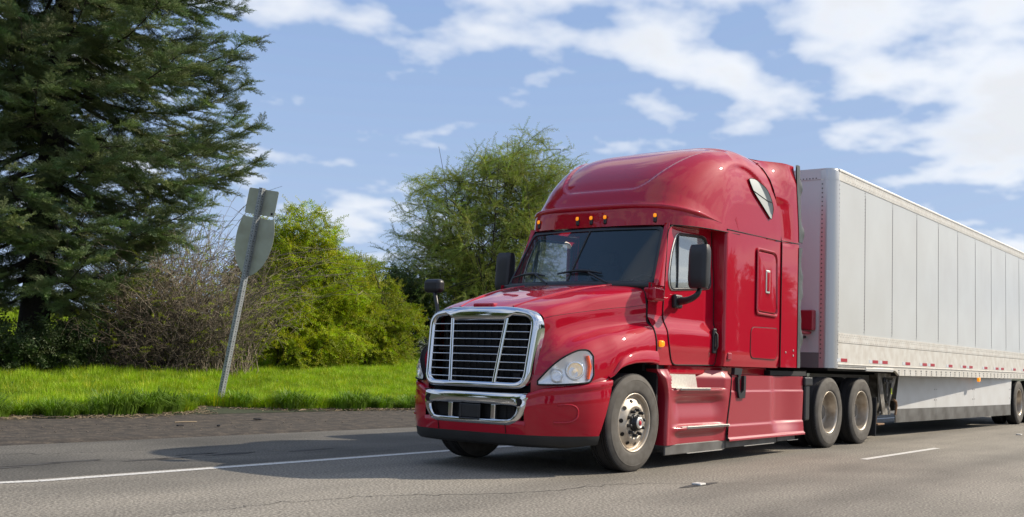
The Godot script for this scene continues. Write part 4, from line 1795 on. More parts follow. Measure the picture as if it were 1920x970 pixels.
	# dark space between grille and bumper
	var dk := MB.new()
	dk.box(Vector3(-1.06, 0.82, 0), Vector3(0.03, 0.16, 1.45))
	dk.box(Vector3(-0.80, 0.34, 0), Vector3(0.5, 0.03, 1.4))
	obj("front_crossmember", dk, M.matt_black, t)
	for sg: float in [1.0, -1.0]:
		var fill := MB.new()
		if sg < 0:
			fill.xf = MIRROR
		rows = []
		for i in 21:
			var d := lerpf(0.70, total - 0.02, i / 20.0)
			rows.append(PackedVector3Array([bump_at(d, -0.05, 0.98), bump_at(d, -0.035, 0.93), bump_at(d, -0.035, 0.82), bump_at(d, -0.05, 0.74)]))
		fill.grid(rows, true)
		obj("bumper_filler", fill, M.red_plastic, t)


# ---- side fairings and steps
func fair_z(x: float, y: float) -> float:
	var z := 1.205
	# pocket of the upper step
	var px := sst(0.69, 0.74, x) * clampf((1.93 - x) / 0.42, 0.0, 1.0)
	var py := sst(0.855, 0.862, y)
	z -= 0.17 * px * py
	# pocket of the lower step: scooped under the upper tread, again under the lower one
	var sx := sst(0.66, 0.95, x) * sst(2.02, 1.7, x)
	z += 0.030 * sx * sst(0.79, 0.845, y) * sst(0.862, 0.855, y)
	z -= 0.075 * sx * sst(0.80, 0.70, y) * sst(0.43, 0.47, y) * (1.0 - 0.5 * sst(0.72, 0.48, y))
	z += 0.040 * sx * sst(0.34, 0.415, y) * sst(0.437, 0.430, y)
	z -= 0.030 * sx * sst(0.40, 0.33, y)
	# swelling at the front edge
	z += 0.02 * sst(0.66, 0.55, x)
	z -= 0.05 * sst(0.97, 1.08, y)
	return z


func build_fairing(t: Node3D) -> void:
	for s: float in [1.0, -1.0]:
		var b := MB.new()
		if s < 0:
			b.xf = MIRROR
		var front := func(y: float) -> float: return lerpf(0.585, 0.60, sst(0.3, 0.8, y)) - 0.175 * pow(sst(0.70, 1.12, y), 1.4)
		var seam := func(y: float) -> float: return 1.975 + 0.115 * sst(0.25, 1.05, y)
		var rows := []
		for i in 91:
			var y := lerpf(0.245, 1.075, i / 90.0)
			var line := PackedVector3Array()
			line.append(Vector3(front.call(y) + 0.01, y, 1.02))
			line.append(Vector3(front.call(y), y, 1.17))
			for j in 71:
				var x: float = lerpf(front.call(y) + 0.008, seam.call(y), j / 70.0)
				line.append(Vector3(x, y, fair_z(x, y) - (0.02 if j == 0 else 0.0)))
			rows.append(line)
		b.grid(rows, true)
		var fa := obj("step_fairing", b, M.red_plastic, t)
		# kick plate and treads
		var kp := MB.new()
		kp.xf = b.xf
		kp.extrude(PackedVector2Array([Vector2(0.745, 0.868), Vector2(1.53, 0.868), Vector2(1.47, 1.035), Vector2(0.715, 1.035)]), 1.042, 1.05)
		obj("kick_plate", kp, M.tread_plate, fa)
		for st in [[0.725, 1.52, 0.862, 1.05, 1.225], [0.865, 1.99, 0.432, 1.08, 1.238]]:
			var tb := MB.new()
			tb.xf = b.xf
			tb.box(Vector3((st[0] + st[1]) * 0.5 - 0.1, st[2] + 0.004, (st[3] + st[4]) * 0.5), Vector3(st[1] - st[0] - 0.25, 0.012, st[4] - st[3]))
			tb.rbox(Vector3((st[0] + st[1]) * 0.5 + 0.06, st[2] - 0.004, st[4]), Vector3(st[1] - st[0] - 0.12, 0.028, 0.03), 0.006, 1)
			var tr := obj("step_tread", tb, M.tread_plate, fa)
			var teeth := MB.new()
			teeth.xf = b.xf
			var n := int((st[1] - st[0] - 0.12) / 0.028)
			for k in n:
				teeth.box(Vector3(st[0] + 0.13 + k * 0.028, st[2] - 0.004, st[4] + 0.016), Vector3(0.012, 0.016, 0.008))
			var te := obj("tread_teeth", teeth, M.dark_rivet, tr)
			te.set_meta("kind", "stuff")
		# rear fairing
		var r := MB.new()
		r.xf = b.xf
		rows = []
		for i in 61:
			var y := lerpf(0.235, 1.022, i / 60.0)
			var line := PackedVector3Array()
			for j in 41:
				var x: float = lerpf(seam.call(y) + 0.008, 4.225 - 0.035 * sst(1.0, 0.25, y), j / 40.0)
				var z := 1.205 + 0.012 * sst(0.835, 0.822, y) + 0.015 * sst(0.43, 0.41, y) + 0.02 * sst(0.275, 0.262, y)
				z -= 0.075 * sst(3.15, 3.45, x) * sst(0.24, 0.45, y)
				z += 0.06 * sst(3.6, 4.22, x) * sst(0.24, 0.45, y)
				line.append(Vector3(x, y, z))
			rows.append(line)
		r.grid(rows, true)
		var ed := []
		for i in rows.size():
			ed.append(PackedVector3Array([rows[i][40], rows[i][40] - Vector3(0, 0, 0.04)]))
		r.grid(ed, true)
		var top := []
		for j in 41:
			top.append(PackedVector3Array([rows[60][j], rows[60][j] - Vector3(0, 0, 0.16)]))
		r.grid(top, false)
		var ra := obj("chassis_fairing", r, M.red_plastic, t)
		var gp := MB.new()
		gp.xf = b.xf
		var pts := []
		for i in 21:
			var y := lerpf(0.25, 1.03, i / 20.0)
			pts.append(Vector3(seam.call(y) + 0.003, y, fair_z(seam.call(y), y)))
		gp.tube(pts, 0.010, 6)
		obj("fairing_gap", gp, M.gap, ra)
		# black skirts
		for k in [[0.60, 1.99, 0.135, 0.25], [2.0, 3.42, 0.15, 0.24], [3.43, 4.0, 0.165, 0.245]]:
			var sk := MB.new()
			sk.xf = b.xf
			sk.rbox(Vector3((k[0] + k[1]) * 0.5, (k[2] + k[3]) * 0.5, 1.175), Vector3(k[1] - k[0] - 0.012, k[3] - k[2], 0.03), 0.012)
			obj("rubber_skirt", sk, M.skirt_rubber, t)
			var ml := MB.new()
			ml.xf = b.xf
			ml.box(Vector3((k[0] + k[1]) * 0.5 + 0.2, k[2] + 0.003, 1.192), Vector3((k[1] - k[0]) * 0.6, 0.008, 0.008))
			obj("skirt_strip", ml, M.aluminium, t)
		# bracket hanging over the fairing
		var hk := MB.new()
		hk.xf = b.xf
		hk.extrude(PackedVector2Array([Vector2(2.20, 0.835), Vector2(2.235, 0.745), Vector2(2.385, 0.745), Vector2(2.40, 0.83), Vector2(2.405, 1.02), Vector2(2.35, 1.02), Vector2(2.345, 0.84), Vector2(2.27, 0.80), Vector2(2.235, 0.86), Vector2(2.225, 1.00), Vector2(2.185, 1.00)]), 1.20, 1.245)
		hk.extrude(PackedVector2Array([Vector2(2.12, 1.03), Vector2(2.30, 1.03), Vector2(2.33, 1.105), Vector2(2.13, 1.115)]), 1.18, 1.23)
		hk.extrude(PackedVector2Array([Vector2(2.23, 1.02), Vector2(2.28, 0.97), Vector2(2.31, 1.0), Vector2(2.28, 1.05)]), 1.19, 1.225)
		obj("step_bracket", hk, M.black_plastic, t)
		# hanger behind the fairing and guard ahead of the drive wheels
		var gd := MB.new()
		gd.xf = b.xf
		gd.rbox(Vector3(4.36, 0.66, 1.0), Vector3(0.16, 0.50, 0.42), 0.03)
		gd.rbox(Vector3(4.36, 0.955, 1.0), Vector3(0.26, 0.12, 0.46), 0.02)
		obj("wheel_guard", gd, M.black_plastic, t)


# ---- wheels
func tyre_mesh(wide: float) -> MB:
	var h := wide * 0.5
	var b := MB.new()
	var side := [Vector2(0.298, h - 0.035), Vector2(0.312, h - 0.012), Vector2(0.345, h - 0.004), Vector2(0.40, h), Vector2(0.44, h - 0.004)]
	var side2 := [Vector2(0.44, h - 0.004), Vector2(0.444, h - 0.001), Vector2(0.450, h - 0.005)]
	var sh := [Vector2(0.450, h - 0.005), Vector2(0.470, h - 0.013), Vector2(0.486, h - 0.020), Vector2(0.497, h - 0.028)]
	b.lathe([rev(side), rev(side2), rev(sh)], 72)
	b.lathe([mir(side), mir(side2), mir(sh)], 72)
	return b


func tread_mesh(wide: float) -> MB:
	var h := wide * 0.5
	var b := MB.new()
	var runs := []
	var edges := [-h + 0.026, -h + 0.058, -0.052, -0.040, 0.040, 0.052, h - 0.058, h - 0.026]
	var a := [Vector2(0.497, h - 0.028), Vector2(0.508, h - 0.034)]
	runs.append(rev(a))
	runs.append(mir(a))
	var zs := [h - 0.034, h - 0.062, h - 0.074, 0.052, 0.040, -0.040, -0.052, -h + 0.074, -h + 0.062, -h + 0.034]
	for i in zs.size() - 1:
		var groove := i % 2 == 1
		var r := 0.496 if groove else 0.510
		runs.append([Vector2(r, zs[i + 1]), Vector2(r, zs[i])])
		if groove:
			runs.append([Vector2(0.510, zs[i + 1]), Vector2(0.496, zs[i + 1])])
			runs.append([Vector2(0.496, zs[i]), Vector2(0.510, zs[i])])
	b.lathe(runs, 72)
	return b


func rev(a: Array) -> Array:
	var o := a.duplicate()
	o.reverse()
	return o


func mir(a: Array) -> Array:
	var o := []
	for p in a:
		o.append(Vector2(p.x, -p.y))
	return o


func steer_wheel(t: Node3D, at: Vector3) -> Node3D:
	# axis along +z, outside towards +z
	var w := sub("wheel", t, at)
	obj("tyre", tyre_mesh(0.285), M.tyre_rubber, w)
	obj("tread", tread_mesh(0.285), M.tyre_tread, w)
	var r := MB.new()
	r.lathe([rev([Vector2(0.298, 0.10), Vector2(0.309, 0.121), Vector2(0.305, 0.130), Vector2(0.294, 0.128), Vector2(0.286, 0.112), Vector2(0.280, 0.085)]), rev([Vector2(0.280, 0.085), Vector2(0.272, 0.075), Vector2(0.255, 0.085), Vector2(0.215, 0.118), Vector2(0.186, 0.136), Vector2(0.170, 0.140)]), rev([Vector2(0.170, 0.140), Vector2(0.162, 0.138), Vector2(0.150, 0.130), Vector2(0.07, 0.130)])], 64)
	r.lathe([[Vector2(0.29, -0.13), Vector2(0.285, -0.05), Vector2(0.10, -0.03)]], 48)
	obj("rim", r, M.polished_aluminium, w)
	for k in 10:
		var a := TAU * (k + 0.5) / 10.0
		var h := MB.new()
		var n := Vector3(cos(a) * 0.64, sin(a) * 0.64, 0.77)
		var tx := Vector3(-sin(a), cos(a), 0)
		h.xf = Transform3D(Basis(tx, n.cross(tx), n), Vector3(cos(a) * 0.226, sin(a) * 0.226, 0.1105))
		h.lathe([rev([Vector2(0.023, 0.0035), Vector2(0.001, 0.003)])], 16)
		obj("hand_hole", h, M.gap, w)
		var l := MB.new()
		var b := TAU * k / 10.0
		l.xf = Transform3D(Basis.IDENTITY, Vector3(cos(b) * 0.132, sin(b) * 0.132, 0.130))
		l.lathe([rev([Vector2(0.021, 0.0), Vector2(0.017, 0.012)]), rev([Vector2(0.017, 0.012), Vector2(0.017, 0.045), Vector2(0.011, 0.052), Vector2(0.001, 0.053)])], 10)
		obj("lug_nut", l, M.dark_steel, w)
	var hub := MB.new()
	hub.lathe([rev([Vector2(0.092, 0.128), Vector2(0.088, 0.15)]), rev([Vector2(0.088, 0.15), Vector2(0.074, 0.154), Vector2(0.072, 0.185), Vector2(0.062, 0.195)])], 32)
	for k in 6:
		var a := TAU * k / 6.0
		hub.rbox(Vector3(cos(a) * 0.079, sin(a) * 0.079, 0.158), Vector3(0.022, 0.022, 0.02), 0.006, 1)
	obj("hub", hub, M.black_plastic, w)
	var cap := MB.new()
	cap.lathe([rev([Vector2(0.062, 0.195), Vector2(0.058, 0.202), Vector2(0.045, 0.205)])], 28)
	cap.lathe([rev([Vector2(0.045, 0.205), Vector2(0.042, 0.2), Vector2(0.001, 0.2)])], 28)
	obj("hub_cap", cap, M.aluminium, w)
	var em := MB.new()
	em.xf = Transform3D(Basis.from_scale(Vector3(1.0, 1.25, 1)), Vector3.ZERO)
	em.lathe([rev([Vector2(0.022, 0.203), Vector2(0.018, 0.208), Vector2(0.001, 0.2095)])], 20)
	obj("hub_emblem", em, M.red_emblem, w)
	return w


func dual_wheel(t: Node3D, at: Vector3, tread := 0.275) -> Node3D:
	# outside towards +z; outer tyre at z 0, inner one behind
	var w := sub("wheel", t, at)
	var ty := tyre_mesh(tread)
	var tt := tread_mesh(tread)
	var i2 := tyre_mesh(tread)
	var t2 := tread_mesh(tread)
	obj("tyre", ty, M.tyre_rubber, w)
	obj("tread", tt, M.tyre_tread, w)
	var inner := obj("tyre", i2, M.tyre_tread, w)
	inner.position = Vector3(0, 0, -0.33)
	var inner2 := obj("tread", t2, M.tyre_tread, w)
	inner2.position = Vector3(0, 0, -0.33)
	var r := MB.new()
	r.lathe([rev([Vector2(0.298, 0.095), Vector2(0.309, 0.113), Vector2(0.305, 0.122), Vector2(0.295, 0.120), Vector2(0.286, 0.105)]), rev([Vector2(0.286, 0.105), Vector2(0.279, 0.07), Vector2(0.272, -0.02), Vector2(0.262, -0.07), Vector2(0.235, -0.085)]), rev([Vector2(0.235, -0.085), Vector2(0.17, -0.095), Vector2(0.12, -0.095)])], 64)
	obj("rim", r, M.polished_aluminium, w)
	var hub := MB.new()
	hub.lathe([rev([Vector2(0.118, -0.095), Vector2(0.112, 0.0)]), rev([Vector2(0.112, 0.0), Vector2(0.10, 0.012), Vector2(0.001, 0.014)])], 32)
	obj("hub", hub, M.dark_steel, w)
	for k in 10:
		var a := TAU * k / 10.0
		var l := MB.new()
		l.xf = Transform3D(Basis.IDENTITY, Vector3(cos(a) * 0.145, sin(a) * 0.145, -0.095))
		l.lathe([rev([Vector2(0.019, 0.0), Vector2(0.017, 0.035), Vector2(0.001, 0.04)])], 8)
		obj("lug_nut", l, M.aluminium, w)
		var h := MB.new()
		var b := a + PI / 10.0
		h.xf = Transform3D(Basis.IDENTITY, Vector3(cos(b) * 0.205, sin(b) * 0.205, -0.0895))
		h.lathe([[Vector2(0.001, 0.003), Vector2(0.026, 0.003)]], 14)
		obj("hand_hole", h, M.gap, w)
	return w


func put_wheel(src: Node3D, t: Node3D, at: Vector3, far: bool, spin: float) -> void:
	var w: Node3D = src.duplicate()
	w.name = free_name("wheel", t)
	t.add_child(w, true)
	w.position = at
	w.basis = Basis(Vector3.UP, PI if far else 0.0) * Basis(Vector3(0, 0, 1), spin)


func build_chassis(t: Node3D) -> void:
	var w := steer_wheel(t, Vector3(0, 0.51, 1.0475))
	w.basis = Basis(Vector3(0, 0, 1), 0.2)
	put_wheel(w, t, Vector3(0, 0.51, -1.0475), true, 0.5)
	var d := dual_wheel(t, Vector3(5.16, 0.51, 1.0825))
	put_wheel(d, t, Vector3(6.435, 0.51, 1.0825), false, 0.4)
	put_wheel(d, t, Vector3(5.16, 0.51, -1.0825), true, 0.1)
	put_wheel(d, t, Vector3(6.435, 0.51, -1.0825), true, 0.7)
	for s: float in [1.0, -1.0]:
		var fr := MB.new()
		fr.box(Vector3(2.95, 0.86, 0.43 * s), Vector3(8.0, 0.26, 0.09))
		obj("frame_rail", fr, M.frame_steel, t)
		var fl := MB.new()
		fl.xf = Transform3D(Basis(Vector3(0, 0, 1), -0.06), Vector3(7.10, 0.40, 0.90 * s))
		fl.rbox(Vector3.ZERO, Vector3(0.025, 0.62, 0.60), 0.01, 1)
		obj("mud_flap", fl, M.dark_steel, t)
	for x in [0.0, 5.16, 6.435]:
		var ax := MB.new()
		ax.tube([Vector3(x, 0.5, -0.95), Vector3(x, 0.5, 0.95)], 0.085, 12)
		if x > 1.0:
			ax.rbox(Vector3(x, 0.52, 0.0), Vector3(0.42, 0.42, 0.4), 0.15)
			ax.box(Vector3(x, 0.72, 0.43), Vector3(0.9, 0.1, 0.1))
			ax.box(Vector3(x, 0.72, -0.43), Vector3(0.9, 0.1, 0.1))
		obj("axle", ax, M.frame_steel, t)
	var sh := MB.new()
	sh.tube([Vector3(0.6, 0.62, 0), Vector3(6.4, 0.55, 0)], 0.06, 10)
	sh.box(Vector3(5.8, 0.62, 0), Vector3(1.0, 0.3, 0.7))
	obj("drive_shaft", sh, M.frame_steel, t)
	for s: float in [1.0, -1.0]:
		var tk := MB.new()
		tk.tube([Vector3(1.0, 0.62, 0.82 * s), Vector3(3.9, 0.62, 0.82 * s)], 0.30, 24)
		obj("fuel_tank", tk, M.aluminium, t)
	var fw := MB.new()
	fw.extrude(PackedVector2Array([Vector2(5.2, -0.45), Vector2(6.3, -0.45), Vector2(6.75, -0.12), Vector2(6.75, 0.12), Vector2(6.3, 0.45), Vector2(5.2, 0.45)]), 0, 0.07)
	for i in fw.v.size():
		fw.v[i] = Vector3(fw.v[i].x, 1.13 + fw.v[i].z, -fw.v[i].y)
		fw.n[i] = Vector3(fw.n[i].x, fw.n[i].z, -fw.n[i].y)
	fw.box(Vector3(5.9, 1.05, 0), Vector3(0.5, 0.16, 0.8))
	obj("fifth_wheel", fw, M.frame_steel, t)
	var deck := MB.new()
	deck.box(Vector3(4.3, 1.01, 0), Vector3(0.9, 0.03, 1.9))
	deck.box(Vector3(3.85, 1.062, 0.95), Vector3(1.15, 0.06, 0.4))
	deck.box(Vector3(3.85, 1.062, -0.95), Vector3(1.15, 0.06, 0.4))
	obj("deck_plate", deck, M.matt_black, t)
	var eng := MB.new()
	eng.box(Vector3(-0.2, 1.05, 0), Vector3(1.3, 0.8, 0.9))
	eng.box(Vector3(0.42, 1.5, 0), Vector3(0.05, 0.9, 2.0))
	obj("engine", eng, M.matt_black, t)


func build_mirrors(t: Node3D) -> void:
	for s: float in [1.0, -1.0]:
		var b := MB.new()
		if s < 0:
			b.xf = MIRROR
		# shell: rounded housing, slightly curved
		var rows := []
		for i in 15:
			var f := i / 14.0
			var y := lerpf(1.985, 2.475, f)
			var e := pow(absf(f * 2.0 - 1.0), 6.0)
			var hx := 0.075 * (1.0 - 0.35 * e)
			var hz := 0.122 * (1.0 - 0.16 * e)
			var line := PackedVector3Array()
			for k in 33:
				var a := TAU * k / 32.0
				var c := cos(a)
				var d := sin(a)
				line.append(Vector3(0.86 + 0.02 * f + signf(c) * pow(absf(c), 0.5) * hx, y, 1.415 + signf(d) * pow(absf(d), 0.5) * hz))
			rows.append(line)
		b.grid(rows, false, false, true)
		var f0 := []
		var f1 := []
		for k in 32:
			f0.append(rows[0][k])
			f1.append(rows[14][31 - k])
		b.face(f0)
		b.face(f1)
		var shell := obj("mirror", b, M.black_plastic, t)
		var arm := MB.new()
		arm.xf = b.xf
		arm.tube(seg_curve([Vector3(0.93, 2.01, 1.40), Vector3(0.90, 1.92, 1.38), Vector3(0.90, 1.86, 1.27), Vector3(0.95, 1.845, 1.10)], 5), [0.030, 0.030, 0.030, 0.031, 0.032, 0.033, 0.034, 0.035, 0.036, 0.037, 0.038, 0.040, 0.042, 0.044, 0.046, 0.048], 10)
		obj("mirror_arm", arm, M.black_plastic, shell)
		var mt := MB.new()
		mt.xf = b.xf
		mt.rbox(Vector3(0.955, 1.845, 1.085), Vector3(0.17, 0.16, 0.07), 0.03, 3)
		obj("mirror_foot", mt, M.black_plastic, shell)
		var gl := MB.new()
		gl.xf = b.xf
		gl.rbox(Vector3(0.942, 2.24, 1.415), Vector3(0.012, 0.40, 0.19), 0.005, 1)
		obj("mirror_glass", gl, M.chrome, shell)
	# round-cornered convex mirror on the far fender
	var hm := MB.new()
	hm.xf = Transform3D(Basis(Vector3.UP, 0.12), Vector3(-0.655, 1.928, -1.15))
	hm.rbox(Vector3.ZERO, Vector3(0.12, 0.155, 0.235), 0.05, 4)
	var mir2 := obj("fender_mirror", hm, M.black_plastic, t)
	var ar := MB.new()
	ar.tube([Vector3(-0.655, 1.87, -1.14), Vector3(-0.69, 1.72, -1.06), Vector3(-0.74, 1.50, -0.96)], 0.022, 8)
	obj("mirror_stalk", ar, M.black_plastic, mir2)


func truck() -> void:
	var t := thing("semi_truck", "glossy red long-haul semi truck with chrome grille and tall sleeper cab", "truck")
	build_roof(t)
	build_doors(t)
	build_shield(t)
	build_sleeper(t)
	build_nose(t)
	build_grille(t)
	build_bumper(t)
	build_fairing(t)
	build_chassis(t)
	build_mirrors(t)


# ---------------------------------------------------------------- the trailer
const TX := 5.04
const TE := 21.2
const TZ := 1.295


func trailer() -> void:
	var t := thing("box_trailer", "white box trailer with riveted side panels and side skirt behind the red truck", "trailer", Vector3.ZERO)
	for s: float in [1.0, -1.0]:
		var xf := MIRROR if s < 0 else Transform3D.IDENTITY
		# side panels, each with its folded edge
		var seams := [5.205]
		for i in range(1, 13):
			seams.append(5.043 + 1.264 * i)
		seams.append(TE - 0.06)
		for i in seams.size() - 1:
			var b := MB.new()
			b.xf = xf
			var x0: float = seams[i] + 0.004
			var x1: float = seams[i + 1] - 0.004
			var rows := []
			# each sheet is faintly pillowed and laps over the next at its rear edge
			for k in 9:
				var f := k / 8.0
				var x := lerpf(x0, x1, f)
				var line := PackedVector3Array()
				for j in 9:
					var y := lerpf(1.66, 3.955, j / 8.0)
					var p := sin(PI * f) * sin(PI * j / 8.0)
					line.append(Vector3(x, y, TZ - 0.004 + 0.0025 * p * sin(i * 2.3 + 0.7)))
				rows.append(line)
			b.grid(rows, true)
			b.box(Vector3(x0 - 0.004, 2.81, TZ - 0.012), Vector3(0.012, 2.29, 0.012))
			var pan := obj("side_panel", b, M.trailer_panel, t)
			if i == 0:
				continue
			# row of rivets and dark joint along the front edge of the sheet
			var jt := MB.new()
			jt.xf = xf
			jt.box(Vector3(seams[i], 2.79, TZ - 0.0035), Vector3(0.013, 2.10, 0.003))
			obj("panel_joint", jt, M.dark_rivet, pan)
			var rv := MB.new()
			rv.xf = xf
			for k in 44:
				rv.rbox(Vector3(seams[i] - 0.028, 1.72 + k * 0.051, TZ - 0.002), Vector3(0.014, 0.014, 0.006), 0.003, 1)
			var ro := obj("rivets", rv, M.dark_rivet, pan)
			ro.set_meta("kind", "stuff")
		# top rail
		var tr := MB.new()
		tr.xf = xf
		tr.extrude(PackedVector2Array([Vector2(5.43, 3.945), Vector2(TE, 3.945), Vector2(TE, 4.085), Vector2(5.43, 4.085)]), TZ - 0.02, TZ + 0.004)
		tr.box(Vector3((5.2 + TE) * 0.5, 4.092, TZ - 0.012), Vector3(TE - 5.2, 0.022, 0.05))
		var rail := obj("top_rail", tr, M.trailer_rail, t)
		var tc := MB.new()
		tc.xf = xf
		tc.rbox(Vector3((5.2 + TE) * 0.5, 4.102, TZ - 0.02), Vector3(TE - 5.2, 0.03, 0.06), 0.012)
		obj("roof_edge", tc, M.aluminium, rail)
		var rr := MB.new()
		rr.xf = xf
		for k in 300:
			var x := 5.5 + k * 0.05
			rr.rbox(Vector3(x, 3.965 + 0.022 * (k % 2), TZ + 0.004), Vector3(0.015, 0.015, 0.007), 0.003, 1)
			if k % 2 == 0:
				rr.rbox(Vector3(x, 4.05, TZ + 0.004), Vector3(0.015, 0.015, 0.007), 0.003, 1)
		obj("rivets", rr, M.rivet, rail).set_meta("kind", "stuff")
		# front block of the top rail
		var cb := MB.new()
		cb.xf = xf
		cb.extrude(PackedVector2Array([Vector2(5.20, 3.945), Vector2(5.425, 3.945), Vector2(5.425, 4.085), Vector2(5.20, 4.085)]), TZ - 0.02, TZ + 0.003)
		obj("rail_end", cb, M.trailer_rail, rail)
		# riveted band at floor height
		var lb := MB.new()
		lb.xf = xf
		lb.extrude(PackedVector2Array([Vector2(5.225, 1.533), Vector2(TE, 1.533), Vector2(TE, 1.675), Vector2(5.225, 1.675)]), TZ - 0.02, TZ + 0.005)
		var band := obj("riveted_band", lb, M.trailer_rail, t)
		var br := MB.new()
		br.xf = xf
		for k in 310:
			var x := 5.27 + k * 0.05
			br.rbox(Vector3(x, 1.648 - 0.03 * (k % 2), TZ + 0.005), Vector3(0.015, 0.015, 0.007), 0.003, 1)
			if k % 2 == 0:
				br.rbox(Vector3(x, 1.555, TZ + 0.005), Vector3(0.015, 0.015, 0.007), 0.003, 1)
		obj("rivets", br, M.rivet, band).set_meta("kind", "stuff")
		# smooth lower panel, lip and bottom rail
		var lp := MB.new()
		lp.xf = xf
		lp.extrude(PackedVector2Array([Vector2(5.225, 1.222), Vector2(TE, 1.222), Vector2(TE, 1.528), Vector2(5.225, 1.528)]), TZ - 0.02, TZ - 0.001)
		lp.rbox(Vector3((5.225 + TE) * 0.5, 1.214, TZ - 0.004), Vector3(TE - 5.225, 0.016, 0.022), 0.005, 1)
		obj("lower_panel", lp, M.trailer_rail, t)
		var bl := MB.new()
		bl.xf = xf
		bl.extrude(PackedVector2Array([Vector2(5.21, 1.150), Vector2(7.75, 1.150), Vector2(7.95, 1.068), Vector2(TE, 1.068), Vector2(TE, 1.207), Vector2(5.21, 1.207)]), TZ - 0.05, TZ - 0.006)
		var bot := obj("bottom_rail", bl, M.trailer_rail, t)
		for k in 44:
			var x := 7.92 + 0.295 * k
			if x > TE - 0.2:
				break
			var st := MB.new()
			st.xf = xf
			st.box(Vector3(x, 1.155, TZ - 0.005), Vector3(0.055, 0.022, 0.004))
			st.box(Vector3(x + 0.006, 1.115, TZ - 0.005), Vector3(0.03, 0.03, 0.004))
			st.box(Vector3(x, 1.085, TZ - 0.005), Vector3(0.04, 0.012, 0.004))
			obj("tie_slot", st, M.dark_rivet, bot)
		var fr := MB.new()
		fr.xf = xf
		for k in 60:
			fr.rbox(Vector3(5.26 + k * 0.024, 1.178, TZ - 0.006), Vector3(0.011, 0.02, 0.006), 0.002, 1)
		obj("rivets", fr, M.dark_rivet, bot).set_meta("kind", "stuff")
		var pl := MB.new()
		pl.xf = xf
		pl.rbox(Vector3(7.0, 1.150, TZ - 0.01), Vector3(1.25, 0.055, 0.03), 0.008, 1)
		obj("rail_patch", pl, M.aluminium, bot)
		# red and white reflecting tape
		var xs := [5.467, 6.779, 7.225, 8.355, 9.277, 9.736, 10.852, 11.795, 12.262, 13.402, 14.327, 14.791, 15.903, 16.85, 17.31, 18.44, 19.4, 19.86]
		for x in xs:
			var tp := MB.new()
			tp.xf = xf
			tp.box(Vector3(x, 1.277, TZ + 0.001), Vector3(0.25, 0.05, 0.004))
			obj("red_marker", tp, M.red_tape, t)
			var wp := MB.new()
			wp.xf = xf
			wp.box(Vector3(x - 0.20, 1.277, TZ + 0.0005), Vector3(0.145, 0.05, 0.003))
			obj("white_marker", wp, M.white_tape, t)
		# rounded front corner
		var cp := MB.new()
		cp.xf = xf
		var rows := []
		for i in 21:
			var y := lerpf(1.155, 3.945, i / 20.0)
			var line := PackedVector3Array()
			line.append(Vector3(TX, y, 1.075))
			line.append(Vector3(TX, y, 1.125))
			for k in 13:
				var a := PI * 0.5 * k / 12.0
				line.append(Vector3(TX + 0.155 * (1 - cos(a)), y, 1.14 + 0.155 * sin(a)))
			line.append(Vector3(5.235, y, TZ + 0.001))
			rows.append(line)
		cp.grid(rows, true)
		var corner := obj("corner_post", cp, M.trailer_corner, t)
		var cc := MB.new()
		cc.xf = xf
		rows = []
		for y in [3.942, 3.945, 4.08, 4.10, 4.112]:
			var line := PackedVector3Array()
			var gsh: float = 0.0 if y < 4.09 else 0.012
			line.append(Vector3(TX - 0.004 + gsh, y, 1.075))
			for k in 13:
				var a := PI * 0.5 * k / 12.0
				line.append(Vector3(TX - 0.004 + gsh + 0.158 * (1 - cos(a)), y, 1.14 + (0.158 - gsh) * sin(a)))
			line.append(Vector3(5.205, y, TZ + 0.003 - gsh))
			rows.append(line)
		cc.grid(rows, true)
		obj("corner_cap", cc, M.trailer_corner, corner)
		var cr := MB.new()
		cr.xf = xf
		for k in 40:
			cr.rbox(Vector3(TX, 1.30 + k * 0.066, 1.10), Vector3(0.010, 0.022, 0.022), 0.004, 1)
			cr.rbox(Vector3(5.225, 1.30 + k * 0.066, TZ + 0.002), Vector3(0.014, 0.014, 0.006), 0.003, 1)
		obj("rivets", cr, M.dark_rivet, corner).set_meta("kind", "stuff")
		var la := MB.new()
		la.xf = xf
		la.rbox(Vector3(5.34, 4.10, TZ - 0.03), Vector3(0.11, 0.05, 0.06), 0.02)
		obj("corner_lamp", la, M.amber_lens, t)
		var lm := MB.new()
		lm.xf = xf
		lm.rbox(Vector3(12.92, 1.03, TZ - 0.02), Vector3(0.14, 0.10, 0.05), 0.03)
		obj("side_lamp", lm, M.amber_lens, t)
		# side skirt: three panels over a rubber strip, running inwards at the front
		var sx := [8.95, 10.95, 13.15, 15.75]
		for i in 3:
			var sk := MB.new()
			sk.xf = xf
			var a := Vector3(sx[i] + 0.006, 0, skirt_z(sx[i]))
			var e := Vector3(sx[i + 1] - 0.006, 0, skirt_z(sx[i + 1]))
			var ya := 1.075
			var yb := 0.46
			var off := 0.20 if i == 0 else 0.0
			var cut := 0.14 if i == 2 else 0.0
			sk.face([Vector3(a.x, yb, a.z), Vector3(e.x, yb, e.z), Vector3(e.x + cut, ya, e.z), Vector3(a.x + off, ya, a.z)])
			sk.face([Vector3(a.x + off, ya, a.z - 0.01), Vector3(e.x + cut, ya, e.z - 0.01), Vector3(e.x, yb, e.z - 0.01), Vector3(a.x, yb, a.z - 0.01)])
			var sp := obj("skirt_panel", sk, M.trailer_skirt, t)
			var dots := MB.new()
			dots.xf = xf
			for k in 2:
				for q in 2:
					dots.rbox(Vector3(e.x - 0.06 + 0.12 * q, 0.62 + 0.2 * k, e.z + 0.002), Vector3(0.02, 0.02, 0.006), 0.004, 1)
			obj("bolts", dots, M.dark_rivet, sp).set_meta("kind", "stuff")
			var ru := MB.new()
			ru.xf = xf
